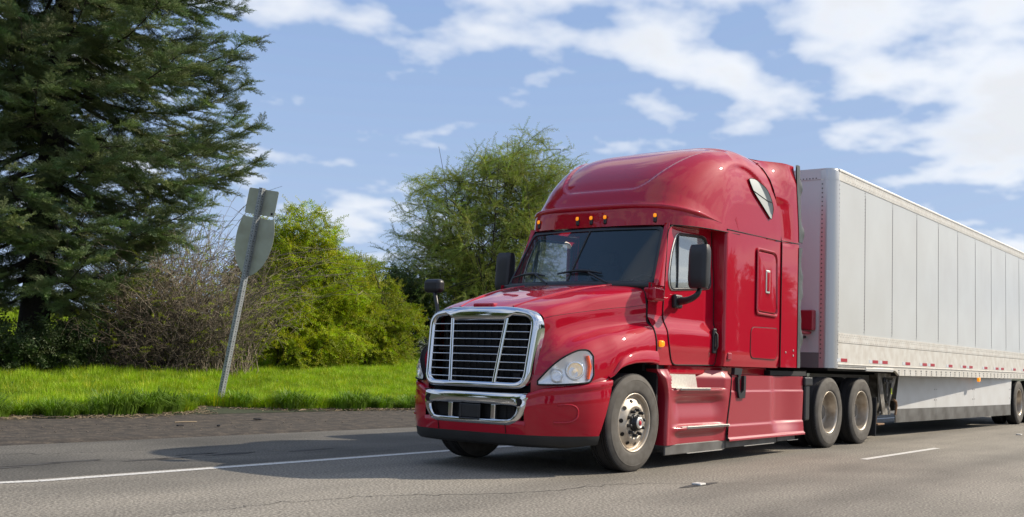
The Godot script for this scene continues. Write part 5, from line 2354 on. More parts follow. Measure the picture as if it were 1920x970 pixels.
			ru.face([Vector3(a.x + 0.03 * (1 if i == 0 else 0), 0.235, a.z + 0.006), Vector3(e.x, 0.235, e.z + 0.006), Vector3(e.x, 0.475, e.z + 0.006), Vector3(a.x - 0.02 * (1 if i == 0 else 0), 0.475, a.z + 0.006)])
			ru.face([Vector3(a.x, 0.475, a.z - 0.004), Vector3(e.x, 0.475, e.z - 0.004), Vector3(e.x, 0.235, e.z - 0.004), Vector3(a.x, 0.235, a.z - 0.004)])
			obj("skirt_rubber", ru, M.skirt_rubber, t)
		# landing gear
		landing_gear(t, xf)
		for x in [16.51, 17.76]:
			if s > 0:
				dual_wheel(t, Vector3(x, 0.51, 1.14))
			else:
				var w := dual_wheel(t, Vector3(x, 0.51, -1.14))
				w.basis = Basis(Vector3.UP, PI)
	# front wall, roof, rear, floor and running gear
	var fw := MB.new()
	fw.box(Vector3(TX + 0.014, 2.66, 0), Vector3(0.02, 2.57, 2.16))
	obj("front_wall", fw, M.trailer_front, t)
	var fl := MB.new()
	fl.box(Vector3(TX + 0.012, 1.262, 0), Vector3(0.02, 0.22, 2.16))
	obj("front_sill", fl, M.front_lower, t)
	var ft := MB.new()
	ft.box(Vector3(TX + 0.006, 4.02, 0), Vector3(0.02, 0.15, 2.155))
	ft.rbox(Vector3(TX + 0.03, 4.10, 0), Vector3(0.06, 0.025, 2.3), 0.01)
	var head := obj("front_header", ft, M.trailer_front, t)
	var fr2 := MB.new()
	for k in 40:
		fr2.rbox(Vector3(TX - 0.004, 3.965, -1.0 + k * 0.0513), Vector3(0.008, 0.02, 0.02), 0.003, 1)
	obj("rivets", fr2, M.dark_rivet, head).set_meta("kind", "stuff")
	var rf := MB.new()
	rf.box(Vector3((TX + TE) * 0.5 + 0.08, 4.09, 0), Vector3(TE - TX - 0.2, 0.02, 2.5))
	obj("roof", rf, M.trailer_panel, t)
	var bx := MB.new()
	bx.box(Vector3((TX + TE) * 0.5, 1.19, 0), Vector3(TE - TX - 0.3, 0.05, 2.46))
	for k in 40:
		bx.box(Vector3(8.2 + k * 0.32, 1.11, 0), Vector3(0.05, 0.10, 2.44))
	bx.box(Vector3(6.4, 1.135, 0), Vector3(2.4, 0.04, 2.3))
	obj("floor", bx, M.frame_steel, t)
	var rd := MB.new()
	rd.box(Vector3(TE - 0.02, 2.6, 0), Vector3(0.04, 2.9, 2.56))
	obj("rear_door", rd, M.trailer_panel, t)
	var ax := MB.new()
	for x in [16.51, 17.76]:
		ax.tube([Vector3(x, 0.51, -1.0), Vector3(x, 0.51, 1.0)], 0.075, 10)
	ax.box(Vector3(17.1, 0.9, 0.5), Vector3(3.0, 0.2, 0.1))
	ax.box(Vector3(17.1, 0.9, -0.5), Vector3(3.0, 0.2, 0.1))
	obj("axle", ax, M.frame_steel, t)
	# red air-line box and hose between cab and trailer
	var ab := MB.new()
	ab.rbox(Vector3(4.97, 1.845, 0.93), Vector3(0.13, 0.30, 0.20), 0.02)
	obj("junction_box", ab, M.red_plastic, t)
	var ho := MB.new()
	ho.tube(seg_curve([Vector3(5.0, 1.66, 0.95), Vector3(4.85, 1.655, 0.93), Vector3(4.5, 1.70, 0.75), Vector3(4.0, 1.5, 0.55), Vector3(3.4, 1.5, 0.5)], 6), 0.022, 8)
	obj("air_hose", ho, M.red_plastic, t)
	var hb := MB.new()
	hb.tube(seg_curve([Vector3(5.03, 1.60, 0.86), Vector3(4.85, 1.56, 0.84), Vector3(4.4, 1.35, 0.7), Vector3(3.9, 1.35, 0.5), Vector3(3.4, 1.45, 0.4)], 6), 0.02, 8)
	obj("air_hose", hb, M.black_plastic, t)


func skirt_z(x: float) -> float:
	return lerpf(0.86, 1.235, clampf((x - 8.9) / 6.4, 0.0, 1.0))


func landing_gear(t: Node3D, xf: Transform3D) -> void:
	# leg with braces; x about 7.9
	var lx := 7.92
	var b := MB.new()
	b.xf = xf
	b.rbox(Vector3(lx, 0.73, 0.86), Vector3(0.15, 0.70, 0.15), 0.015, 1)
	b.rbox(Vector3(lx + 0.01, 0.86, 0.95), Vector3(0.20, 0.46, 0.02), 0.01, 1)
	var leg := obj("landing_leg", b, M.landing_gear, t)
	var pl := MB.new()
	pl.xf = xf
	pl.extrude(PackedVector2Array([Vector2(7.55, 1.10), Vector2(7.72, 1.10), Vector2(7.98, 0.42), Vector2(7.82, 0.42)]), 1.03, 1.05)
	pl.extrude(PackedVector2Array([Vector2(8.36, 1.10), Vector2(8.52, 1.10), Vector2(8.12, 0.55), Vector2(8.06, 0.60)]), 1.03, 1.05)
	pl.extrude(PackedVector2Array([Vector2(7.84, 0.40), Vector2(8.30, 0.40), Vector2(8.30, 0.50), Vector2(8.14, 0.62), Vector2(8.0, 0.60)]), 0.99, 1.01)
	obj("leg_brace", pl, M.landing_gear, leg)
	var hp := MB.new()
	hp.xf = xf
	hp.extrude(PackedVector2Array([Vector2(7.55, 1.03), Vector2(8.45, 1.03), Vector2(8.42, 1.10), Vector2(7.55, 1.10)]), 1.0, 1.06)
	obj("leg_hanger", hp, M.landing_gear, leg)
	var dk := MB.new()
	dk.xf = xf
	dk.extrude(PackedVector2Array([Vector2(7.98, 0.98), Vector2(8.08, 0.95), Vector2(8.04, 0.72), Vector2(7.99, 0.72)]), 1.052, 1.056)
	dk.extrude(PackedVector2Array([Vector2(8.10, 0.99), Vector2(8.30, 0.99), Vector2(8.26, 0.94), Vector2(8.10, 0.93)]), 1.052, 1.06)
	dk.extrude(PackedVector2Array([Vector2(8.20, 0.93), Vector2(8.25, 0.93), Vector2(8.12, 0.55), Vector2(8.06, 0.55)]), 1.052, 1.06)
	obj("leg_slot", dk, M.dark_steel, leg)
	var ge := MB.new()
	ge.xf = xf * Transform3D(Basis.IDENTITY, Vector3(7.86, 0.98, 1.05))
	ge.lathe([rev([Vector2(0.06, 0.0), Vector2(0.06, 0.02)]), rev([Vector2(0.06, 0.02), Vector2(0.035, 0.025), Vector2(0.033, 0.05)]), rev([Vector2(0.033, 0.05), Vector2(0.001, 0.05)])], 18)
	obj("leg_gear", ge, M.dark_steel, leg)
	var ck := MB.new()
	ck.xf = xf
	ck.tube([Vector3(8.24, 0.66, 1.09), Vector3(8.33, 0.62, 1.10), Vector3(8.36, 0.56, 1.10), Vector3(8.30, 0.40, 1.10)], 0.02, 8)
	obj("crank", ck, M.rust_metal, leg)
	var ys := MB.new()
	ys.xf = xf
	ys.box(Vector3(8.20, 0.80, 1.064), Vector3(0.045, 0.10, 0.006))
	obj("tag", ys, M.safety_yellow, leg)
	var ft := MB.new()
	ft.xf = xf
	ft.tube([Vector3(lx, 0.42, 0.86), Vector3(lx, 0.27, 0.86)], 0.05, 12)
	ft.rbox(Vector3(lx, 0.245, 0.86), Vector3(0.32, 0.03, 0.26), 0.01, 1)
	obj("leg_foot", ft, M.rust_metal, leg)


# ---------------------------------------------------------------- road sign seen from behind
func road_sign() -> void:
	var base := Vector3(3.62, 0.0, -10.88)
	var t := thing("road_sign", "leaning galvanised road sign seen from behind, shield plate under a small rectangular plate", "road sign", base)
	t.basis = Basis(Vector3(1, 0, 0), 0.150) * Basis(Vector3(0, 0, 1), -0.04) * Basis(Vector3.UP, 0.21)
	# U-channel post
	var p := MB.new()
	var pr := PackedVector2Array(round_poly([Vector2(-0.08, -0.04), Vector2(0.02, -0.04), Vector2(0.02, 0.04), Vector2(-0.08, 0.04)], 0.008, 2))
	p.xf = Transform3D(Basis(Vector3(1, 0, 0), -PI / 2), Vector3.ZERO)
	var q := PackedVector2Array()
	for v in pr:
		q.append(Vector2(v.x, -v.y) * 1.05)
	p.extrude(q, -0.3, 4.42)
	var post := obj("post", p, M.galvanised, t)
	var ho := MB.new()
	for k in 84:
		ho.rbox(Vector3(-0.084, 0.25 + k * 0.05, 0.015), Vector3(0.004, 0.018, 0.016), 0.001, 1)
		ho.rbox(Vector3(-0.03, 0.25 + k * 0.05, 0.0415), Vector3(0.018, 0.018, 0.004), 0.001, 1)
	obj("post_holes", ho, M.gap, post).set_meta("kind", "stuff")
	var bs := MB.new()
	bs.rbox(Vector3(-0.04, 0.08, 0), Vector3(0.16, 0.20, 0.14), 0.02)
	obj("post_anchor", bs, M.galvanised, t)
	# plates face away from us
	var up := MB.new()
	up.xf = Transform3D(Basis(Vector3.UP, -PI / 2), Vector3(0.025, 0, 0))
	up.extrude(PackedVector2Array(round_poly([Vector2(-0.37, 3.885), Vector2(0.37, 3.885), Vector2(0.37, 4.40), Vector2(-0.37, 4.40)], 0.04, 4)), -0.002, 0.002)
	var up2 := obj("upper_plate", up, M.sign_back, t)
	var st := MB.new()
	st.xf = up.xf
	st.box(Vector3(0.30, 3.94, 0.003), Vector3(0.05, 0.045, 0.002))
	obj("sticker", st, M.gap, up2)
	var sh := MB.new()
	sh.xf = up.xf
	var half := seg_curve([Vector2(0.0, 2.64), Vector2(0.17, 2.73), Vector2(0.33, 2.91), Vector2(0.43, 3.15), Vector2(0.465, 3.42), Vector2(0.44, 3.66), Vector2(0.385, 3.845)], 6)
	var sp := []
	for v in half:
		sp.append(v)
	sp.append_array([Vector2(0.30, 3.825), Vector2(0.19, 3.815), Vector2(0.08, 3.83), Vector2(0.0, 3.85), Vector2(-0.08, 3.83), Vector2(-0.19, 3.815), Vector2(-0.30, 3.825)])
	for i in range(half.size() - 1, 0, -1):
		sp.append(Vector2(-half[i].x, half[i].y))
	sh.extrude(PackedVector2Array(sp), -0.002, 0.002)
	obj("shield_plate", sh, M.sign_back, t)
	var br := MB.new()
	for y in [3.0, 3.5, 4.0, 4.3]:
		br.rbox(Vector3(-0.09, y, 0), Vector3(0.012, 0.02, 0.02), 0.004, 1)
	obj("bolts", br, M.rivet, t).set_meta("kind", "stuff")


# ---------------------------------------------------------------- foliage meshes
func leaf_face(b: MB, p: Vector3, d: Vector3, up: Vector3, l: float, w: float) -> void:
	# a leaf: two triangles folded along the midrib
	var s := d.cross(up).normalized() * w * 0.5
	var n := s.cross(d).normalized()
	var m := p + d * l * 0.45
	var tip := p + d * l - n * l * 0.08
	b.face([p, m + s + n * w * 0.18, tip])
	b.face([p, tip, m - s + n * w * 0.18])


func needle_spray(r: RandomNumberGenerator) -> ArrayMesh:
	# a conifer branchlet 0.4 m long along +x: stubby twigs beset all round with needles
	var b := MB.new()
	b.tube([Vector3.ZERO, Vector3(0.2, 0.012, 0), Vector3(0.4, 0.0, 0)], [0.007, 0.005, 0.002], 3, false)
	for k in 17:
		var f := (k + 0.5) / 17.0
		var side := 1.0 if k % 2 == 0 else -1.0
		var p := Vector3(f * 0.4, 0.01, 0)
		var L := lerpf(0.17, 0.08, f) * r.randf_range(0.8, 1.15)
		var d := Vector3(0.55, r.randf_range(-0.25, 0.55), side * r.randf_range(0.5, 1.0)).normalized()
		if k == 16:
			d = Vector3(1, 0.15, 0)
			L = 0.10
		var up := Vector3(r.randf_range(-0.3, 0.3), 1, r.randf_range(-0.3, 0.3))
		leaf_face(b, p, d, up, L, 0.012)
		for q in 11:
			var g := (q + 0.6) / 11.0
			var o := p + d * L * g
			var a := q * 2.4 + r.randf()
			var s := d.cross(up).normalized()
			var n := s.cross(d)
			var nd := (d * 0.8 + s * cos(a) * 0.8 + n * sin(a) * 0.8).normalized()
			leaf_face(b, o, nd, n, 0.045 * r.randf_range(0.8, 1.2), 0.013)
	return b.mesh()


func leaf_spray(r: RandomNumberGenerator, length: float, leaves: int, l: float, w: float, hang: float) -> ArrayMesh:
	# a leafy twig along +x
	var b := MB.new()
	var path := []
	for k in 5:
		var f := k / 4.0
		path.append(Vector3(f * length, -hang * f * f * length, 0.03 * sin(f * 3.0 + r.randf() * 2.0)))
	b.tube(path, [0.006, 0.005, 0.004, 0.003, 0.002], 3, false)
	for k in leaves:
		var f := (k + 0.4) / leaves
		var i := mini(int(f * 4.0), 3)
		var p: Vector3 = path[i].lerp(path[i + 1], f * 4.0 - i)
		var a := k * 2.4 + r.randf_range(-0.5, 0.5)
		var d := (Vector3(0.55, 0, 0) + Vector3(0, sin(a) * 0.8 - hang * 0.5, cos(a))).normalized()
		var up := Vector3(r.randf_range(-0.5, 0.5), 1.0, r.randf_range(-0.5, 0.5))
		leaf_face(b, p + d * 0.01, d, up, l * r.randf_range(0.7, 1.25), w * r.randf_range(0.8, 1.2))
	return b.mesh()


func turn_along(d: Vector3, roll: float) -> Basis:
	# basis whose x axis is d and whose y axis is as upright as can be, then rolled
	var x := d.normalized()
	var z := x.cross(Vector3.UP)
	if z.length() < 0.05:
		z = Vector3(0, 0, 1)
	z = z.normalized()
	var y := z.cross(x)
	return Basis(x, roll) * Basis(x, y, z)


func conifer(label: String, at: Vector3, height: float, reach: float, seed_: int, whorl_gap: float, dense: float, first: float, group := "") -> Node3D:
	var r := RandomNumberGenerator.new()
	r.seed = seed_
	var t := thing("conifer_tree", label, "tree", at, group)
	var tb := MB.new()
	var path := []
	var rad := []
	for k in 13:
		var f := k / 12.0
		path.append(Vector3(0.12 * sin(f * 4.0), f * height - 0.3, 0.1 * cos(f * 3.0)))
		rad.append(lerpf(0.34, 0.02, pow(f, 0.85)) * height / 22.0 + 0.01)
	tb.tube(path, rad, 12, false)
	obj("trunk", tb, M.conifer_bark, t)
	var lb := MB.new()
	var xfs := []
	var tints := []
	var y: float = first
	var turn := 0.0
	while y < height * 0.97:
		var f := y / height
		var R := reach * minf(1.0, 2.35 * (1.0 - f)) * (0.68 + 0.32 * sst(0.10, 0.27, f))
		var n := 5 + r.randi_range(0, 1)
		turn += 1.1 + r.randf() * 0.8
		for k in n:
			var az := turn + TAU * k / n + r.randf_range(-0.3, 0.3)
			var L := R * r.randf_range(0.72, 1.12)
			var out := Vector3(cos(az), 0, sin(az))
			var y0 := y + r.randf_range(-0.2, 0.2)
			var rise := lerpf(0.02, 0.5, sst(0.35, 1.0, f)) + r.randf_range(-0.10, 0.10)
			var sag := lerpf(0.24, 0.06, sst(0.4, 1.0, f)) * r.randf_range(0.7, 1.3)
			var bp := []
			for q in 8:
				var g := q / 7.0
				bp.append(Vector3(0, y0, 0) + out * L * g + Vector3(0, L * (rise * g - sag * sin(g * PI * 0.8) + 0.10 * g * g * g), 0) + Vector3(-out.z, 0, out.x) * 0.12 * sin(g * 3.0 + az * 3.0))
			lb.tube(bp, [0.060, 0.052, 0.044, 0.036, 0.028, 0.02, 0.013, 0.006], 5, false)
			# side boughs, alternately left and right
			var m := int(L * 2.3 * dense)
			for q in m:
				var g := lerpf(0.06, 1.0, (q + r.randf()) / m)
				var i := mini(int(g * 7.0), 6)
				var p: Vector3 = bp[i].lerp(bp[i + 1], g * 7.0 - i)
				var along: Vector3 = (bp[i + 1] - bp[i]).normalized()
				var sd := (1.0 if q % 2 == 0 else -1.0)
				var SL := (0.35 + 1.15 * sin(PI * clampf(g * 0.92 + 0.08, 0, 1))) * r.randf_range(0.6, 1.1) * clampf(L / 4.0, 0.5, 1.0)
				var dir := (along * r.randf_range(0.7, 1.1) + along.cross(Vector3.UP).normalized() * sd * r.randf_range(0.6, 1.0) + Vector3(0, r.randf_range(-0.30, 0.08), 0)).normalized()
				var end := p + dir * SL + Vector3(0, -0.10 * SL, 0)
				lb.tube([p, p.lerp(end, 0.5) + Vector3(0, 0.03, 0), end], [0.014, 0.009, 0.004], 3, false)
				var c := int(SL / 0.25) + 1
				var tone := r.randf_range(0.6, 1.4)
				for e in c:
					var h := (e + 0.5) / c
					for side in 2:
						var o: Vector3 = p.lerp(end, h)
						var dd := (dir + dir.cross(Vector3.UP).normalized() * (0.9 if side == 0 else -0.9) * r.randf_range(0.3, 1.1) + Vector3(0, r.randf_range(-0.55, 0.75), 0)).normalized()
						var sc := r.randf_range(0.75, 1.2)
						xfs.append(Transform3D(turn_along(dd, r.randf_range(-0.6, 0.6)).scaled(Vector3.ONE * sc), o))
						tints.append(Color(tone * r.randf_range(0.85, 1.15), tone * r.randf_range(0.9, 1.12), tone * r.randf_range(0.75, 1.1)))
				xfs.append(Transform3D(turn_along(dir + Vector3(0, -0.1, 0), 0.0), end - dir * 0.25))
				tints.append(Color(tone, tone, tone * 0.9))
		y += whorl_gap * r.randf_range(0.8, 1.2)
	obj("branches", lb, M.branch_dark, t).set_meta("kind", "stuff")
	many("crown", needle_mesh, M.needles, xfs, tints, t)
	return t


var needle_mesh: ArrayMesh
var leaf_meshes := {}


func broadleaf(called: String, label: String, category: String, at: Vector3, spec: Dictionary, group := "") -> Node3D:
	# stems, limbs and leafy twigs that fill the ellipsoids given in spec.lobes
	var r := RandomNumberGenerator.new()
	r.seed = spec.seed
	var t := thing(called, label, category, at, group)
	var wood := MB.new()
	var nodes := []
	var lobes: Array = spec.lobes
	for k in spec.stems:
		var lobe: Array = lobes[k % lobes.size()]
		var top: Vector3 = lobe[0] + Vector3(r.randf_range(-0.6, 0.6), r.randf_range(0.2, 0.85), r.randf_range(-0.6, 0.6)) * lobe[1]
		var foot := Vector3(lobe[0].x * 0.35 + r.randf_range(-0.4, 0.4), -0.2, lobe[0].z * 0.35 + r.randf_range(-0.4, 0.4))
		var bend := Vector3(r.randf_range(-0.3, 0.3), 0, r.randf_range(-0.3, 0.3))
		var path := []
		var rad := []
		for q in 9:
			var f := q / 8.0
			var p := foot.lerp(top, f) + bend * sin(f * PI) + Vector3(0.08 * sin(f * 9.0 + k), 0, 0.08 * cos(f * 8.0 + k * 2.0))
			path.append(p)
			rad.append(lerpf(spec.girth, 0.008, pow(f, 0.7)))
			if q > 1:
				nodes.append(p)
		wood.tube(path, rad, 6, false)
	var xfs := []
	var tints := []
	var total := 0.0
	for l in lobes:
		total += l[1].x * l[1].y * l[1].z
	for l in lobes:
		var n := int(spec.limbs * l[1].x * l[1].y * l[1].z / total)
		for k in n:
			var d := Vector3(r.randfn(), r.randfn(), r.randfn()).normalized()
			var goal: Vector3 = l[0] + d * l[1] * pow(r.randf(), spec.get("shell", 0.28)) * (r.randf_range(0.85, 1.05) + (spec.get("wild", 0.0) if r.randf() < 0.15 else 0.0))
			if goal.y < spec.get("floor", 0.2):
				goal.y = spec.get("floor", 0.2) + r.randf() * 0.5
			# start at a node that lies below and inside
			var best := Vector3.ZERO
			var score := 1e9
			for q in 10:
				var c: Vector3 = nodes[r.randi() % nodes.size()]
				var s := c.distance_to(goal) + maxf(0.0, c.y - goal.y + 0.3) * 2.0
				if s < score:
					score = s
					best = c
			var mid := best.lerp(goal, 0.55) + Vector3(0, best.distance_to(goal) * spec.get("arch", 0.12), 0)
			var path := []
			var rad := []
			for q in 7:
				var f := q / 6.0
				path.append(best * (1 - f) * (1 - f) + mid * 2 * f * (1 - f) + goal * f * f)
				rad.append(lerpf(minf(spec.girth * 0.28, 0.018), 0.003, f))
			wood.tube(path, rad, 4, false)
			nodes.append(path[3])
			var tone := r.randf_range(spec.tone[0], spec.tone[1])
			var cnt: int = spec.twigs
			for q in cnt:
				var f := lerpf(spec.get("from", 0.35), 1.0, (q + r.randf()) / cnt)
				var i := mini(int(f * 6.0), 5)
				var p: Vector3 = path[i].lerp(path[i + 1], f * 6.0 - i)
				var along: Vector3 = (path[i + 1] - path[i]).normalized()
				var dd: Vector3 = (along * r.randf_range(0.1, 1.0) + Vector3(r.randfn(), r.randfn() * 0.7, r.randfn()).normalized() * spec.get("spread", 0.9) + Vector3(0, spec.get("lift", 0.0), 0)).normalized()
				var sc: float = r.randf_range(0.7, 1.25) * spec.get("size", 1.0)
				xfs.append(Transform3D(turn_along(dd, r.randf_range(-1.5, 1.5)).scaled(Vector3.ONE * sc), p))
				tints.append(Color(tone * r.randf_range(0.85, 1.2), tone * r.randf_range(0.88, 1.12), tone * r.randf_range(0.7, 1.2)))
	var stems := obj("stems", wood, M[spec.get("bark", "branch_dark")], t)
	stems.set_meta("kind", "stuff")
	many("leaves", leaf_meshes[spec.mesh], M[spec.leaf], xfs, tints, t)
	return t


func thicket(label: String, at: Vector3, size: Vector3, count: int, seed_: int, bark: String, leaves: int, group := "") -> void:
	# bare arching twigs in a tangle
	var r := RandomNumberGenerator.new()
	r.seed = seed_
	var t := thing("bramble_thicket", label, "bush", at, group)
	var b := MB.new()
	var xfs := []
	var tints := []
	for k in count:
		var a := r.randf() * TAU
		var q := sqrt(r.randf())
		var foot := Vector3(cos(a) * q * size.x * 0.85, -0.1, sin(a) * q * size.z * 0.85)
		var az := r.randf() * TAU
		var L := size.y * r.randf_range(0.5, 1.25) * (1.0 - 0.35 * q)
		var d := Vector3(cos(az), 0, sin(az))
		var lean := r.randf_range(0.15, 0.95)
		var path := []
		var rad := []
		for i in 8:
			var f := i / 7.0
			var p := foot + d * lean * L * (0.5 * f + 0.6 * f * f) + Vector3(0, L * (f - 0.42 * lean * f * f * f), 0)
			p += Vector3(0.16 * sin(f * (5.0 + k % 5) + k), 0.10 * sin(f * 11.0 + k * 2.0), 0.16 * cos(f * (4.0 + k % 7) + k * 3.0))
			path.append(p)
			rad.append(lerpf(0.012, 0.004, f) * r.randf_range(0.7, 1.3))
		b.tube(path, rad, 3, false)
		for c in 5:
			var i := r.randi_range(2, 6)
			var p: Vector3 = path[i]
			var dd := Vector3(r.randfn(), r.randf_range(-0.5, 0.8), r.randfn()).normalized()
			var l := r.randf_range(0.25, 0.8)
			var e := p + dd * l
			b.tube([p, p.lerp(e, 0.5) + Vector3(0, 0.06, 0), e - Vector3(0, 0.08, 0)], [0.006, 0.005, 0.003], 3, false)
			if r.randf() < leaves / 100.0:
				xfs.append(Transform3D(turn_along(dd, r.randf() * 3.0).scaled(Vector3.ONE * r.randf_range(0.5, 0.9)), e - dd * 0.2))
				tints.append(Color(1, 1, 1) * r.randf_range(0.6, 1.1))
	obj("twigs", b, M[bark], t).set_meta("kind", "stuff")
	if xfs.size():
		many("leaves", leaf_meshes.bush, M.bright_leaf, xfs, tints, t)


func vegetation() -> void:
	var r := RandomNumberGenerator.new()
	r.seed = 99
	needle_mesh = needle_spray(r)
	leaf_meshes.bush = leaf_spray(r, 0.40, 20, 0.052, 0.028, 0.2)
	leaf_meshes.fine = leaf_spray(r, 0.55, 26, 0.050, 0.021, 0.35)
	leaf_meshes.broad = leaf_spray(r, 0.5, 18, 0.10, 0.06, 0.2)
	var gy := func(x: float, z: float) -> float: return bank_height(x, z)
	conifer("tall dark green conifer with drooping boughs at the left edge of the picture", Vector3(3.75, gy.call(3.7, -18.5), -18.5), 23.0, 4.45, 11, 0.58, 1.6, 2.1)
	# yellow-green bush in the middle, with two humps
	broadleaf("leafy_bush", "bright yellow-green leafy bush right behind the road sign", "bush", Vector3(12.2, gy.call(12.2, -19.6), -19.6), {
		"seed": 21, "stems": 14, "girth": 0.05, "limbs": 620, "twigs": 15, "mesh": "bush", "leaf": "bright_leaf", "tone": [0.65, 1.25], "shell": 0.45, "arch": 0.22, "floor": 0.15, "lift": 0.0, "wild": 0.22,
		"lobes": [[Vector3(0.0, 3.3, 0.1), Vector3(1.6, 2.2, 1.7)], [Vector3(-1.0, 1.3, 0.6), Vector3(1.7, 1.5, 1.3)], [Vector3(1.2, 2.0, 0.2), Vector3(1.8, 2.0, 1.6)], [Vector3(0.2, 1.0, 0.8), Vector3(2.0, 1.1, 1.2)]]})
	broadleaf("leafy_bush", "dull green leafy bush left of the truck's far headlight", "bush", Vector3(15.2, gy.call(15.2, -19.9), -19.9), {
		"seed": 22, "stems": 12, "girth": 0.045, "limbs": 520, "twigs": 15, "mesh": "bush", "leaf": "bright_leaf", "tone": [0.5, 0.95], "shell": 0.45, "arch": 0.26, "floor": 0.15, "lift": -0.1, "wild": 0.2,
		"lobes": [[Vector3(-0.4, 2.1, 0.0), Vector3(1.9, 1.9, 1.5)], [Vector3(0.9, 1.2, 0.4), Vector3(1.6, 1.4, 1.2)], [Vector3(-1.2, 1.2, 0.5), Vector3(1.6, 1.3, 1.2)]]})
	# feathery tree behind the cab
	broadleaf("feathery_tree", "tall feathery olive-green tree rising behind the truck's bonnet and roof", "tree", Vector3(26.7, gy.call(26.7, -23.9), -23.9), {
		"seed": 23, "stems": 18, "girth": 0.085, "limbs": 900, "twigs": 19, "mesh": "fine", "leaf": "olive_leaf", "tone": [0.7, 1.3], "shell": 0.42, "arch": 0.10, "floor": 0.6, "lift": 0.12, "from": 0.35, "wild": 0.15, "spread": 0.8, "size": 1.05,
		"lobes": [[Vector3(-0.4, 6.6, -0.4), Vector3(4.6, 3.5, 4.6)], [Vector3(1.0, 8.3, 0.6), Vector3(3.2, 2.6, 3.4)], [Vector3(-1.0, 3.2, -0.6), Vector3(5.0, 3.0, 4.6)]]})
	broadleaf("shaded_shrub", "dark leafy shrub between the dull green bush and the feathery tree", "bush", Vector3(22.5, gy.call(22.5, -25.5), -25.5), {
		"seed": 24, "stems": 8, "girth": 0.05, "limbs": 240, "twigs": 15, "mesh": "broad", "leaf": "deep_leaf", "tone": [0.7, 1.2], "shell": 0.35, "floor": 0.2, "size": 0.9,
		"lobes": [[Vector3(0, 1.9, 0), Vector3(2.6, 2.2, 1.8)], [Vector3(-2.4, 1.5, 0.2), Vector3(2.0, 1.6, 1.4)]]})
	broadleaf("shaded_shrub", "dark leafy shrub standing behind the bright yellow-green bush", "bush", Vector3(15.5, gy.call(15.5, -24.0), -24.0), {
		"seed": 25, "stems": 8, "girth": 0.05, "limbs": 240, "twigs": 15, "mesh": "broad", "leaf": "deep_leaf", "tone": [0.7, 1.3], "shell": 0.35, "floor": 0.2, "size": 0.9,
		"lobes": [[Vector3(0, 2.0, 0), Vector3(3.0, 2.3, 1.6)], [Vector3(2.8, 1.7, 0.2), Vector3(2.4, 1.8, 1.4)]]})
	thicket("tangled bramble of bare grey-brown twigs left of the leaning road sign", Vector3(7.2, gy.call(7.2, -17.4), -17.4), Vector3(2.0, 4.8, 1.5), 560, 31, "twig_grey", 26)
	thicket("browner bare bramble under the tall conifer's right boughs", Vector3(5.9, gy.call(5.9, -17.0), -17.0), Vector3(1.5, 2.4, 1.2), 260, 32, "twig_brown", 8)
	thicket("bare twiggy shrub behind the leaning sign's plates", Vector3(8.3, gy.call(8.3, -20.5), -20.5), Vector3(2.0, 6.2, 1.5), 340, 33, "twig_grey", 30)
	# across the road, mirrored in the truck's paint and glass
	var far_tree := broadleaf("roadside_tree", "loose green tree across the road, mirrored in the truck's side, nearest the truck", "tree", Vector3(46, 0, 48), {
		"seed": 51, "stems": 9, "girth": 0.14, "limbs": 260, "twigs": 13, "mesh": "broad", "leaf": "deep_leaf", "tone": [0.8, 1.3], "shell": 0.4, "floor": 0.4, "size": 1.9,
		"lobes": [[Vector3(0, 6.5, 0), Vector3(4.8, 4.5, 4.5)], [Vector3(1.5, 3.2, 0.5), Vector3(4.8, 3.2, 3.5)]]}, "trees across the road")
	var spots := [Vector3(54, 0, 52), Vector3(63, 0, 49), Vector3(71, 0, 55), Vector3(80, 0, 50), Vector3(90, 0, 54), Vector3(101, 0, 50), Vector3(113, 0, 56), Vector3(126, 0, 52), Vector3(37, 0, 51), Vector3(27, 0, 55), Vector3(-22, 0.4, -21), Vector3(-31, 0.4, -19), Vector3(-43, 0.4, -22), Vector3(-58, 0.4, -20), Vector3(-75, 0.4, -23), Vector3(-70, 0, 44), Vector3(-92, 0, 40)]
	var words := ["second", "third", "fourth", "fifth", "sixth", "seventh", "eighth", "ninth and farthest"]
	for k in spots.size():
		var c: Node3D = far_tree.duplicate()
		c.name = free_name("roadside_tree", self)
		add_child(c, true)
		c.position = spots[k]
		c.rotation.y = 1.3 * (k + 1)
		c.scale = Vector3.ONE * [1.0, 1.25, 0.9, 1.15, 1.3, 1.05, 1.35, 1.2, 0.9, 1.05, 1.1, 0.9, 1.2, 1.0, 1.3, 1.2, 1.3][k]
		if k < 8:
			c.set_meta("label", "%s tree, counted away from the truck, in the row across the road" % words[k])
		else:
			c.set_meta("label", ["smaller tree across the road, level with the trailer's tail", "loose tree across the road, level with the trailer's middle", "first tree ahead of the truck on its own side of the road", "second tree ahead of the truck on its own side, the smallest there", "third tree ahead of the truck on its own side of the road", "fourth tree ahead of the truck on its own side of the road", "farthest tree ahead of the truck on its own side of the road", "nearer of two trees ahead of the truck across the road", "farther of two trees ahead of the truck across the road"][k - 8])
	# low shaded growth under the conifer
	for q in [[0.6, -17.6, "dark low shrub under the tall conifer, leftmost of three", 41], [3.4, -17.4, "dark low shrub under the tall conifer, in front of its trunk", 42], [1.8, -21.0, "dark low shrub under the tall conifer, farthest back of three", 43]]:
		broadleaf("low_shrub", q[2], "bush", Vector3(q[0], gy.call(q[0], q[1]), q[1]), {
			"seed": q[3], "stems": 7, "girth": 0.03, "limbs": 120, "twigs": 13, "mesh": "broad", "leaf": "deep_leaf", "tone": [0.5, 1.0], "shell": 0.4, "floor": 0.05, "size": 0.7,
			"lobes": [[Vector3(0, 0.55, 0), Vector3(2.1, 0.75, 0.9)]]}, "low shrubs under the conifer")


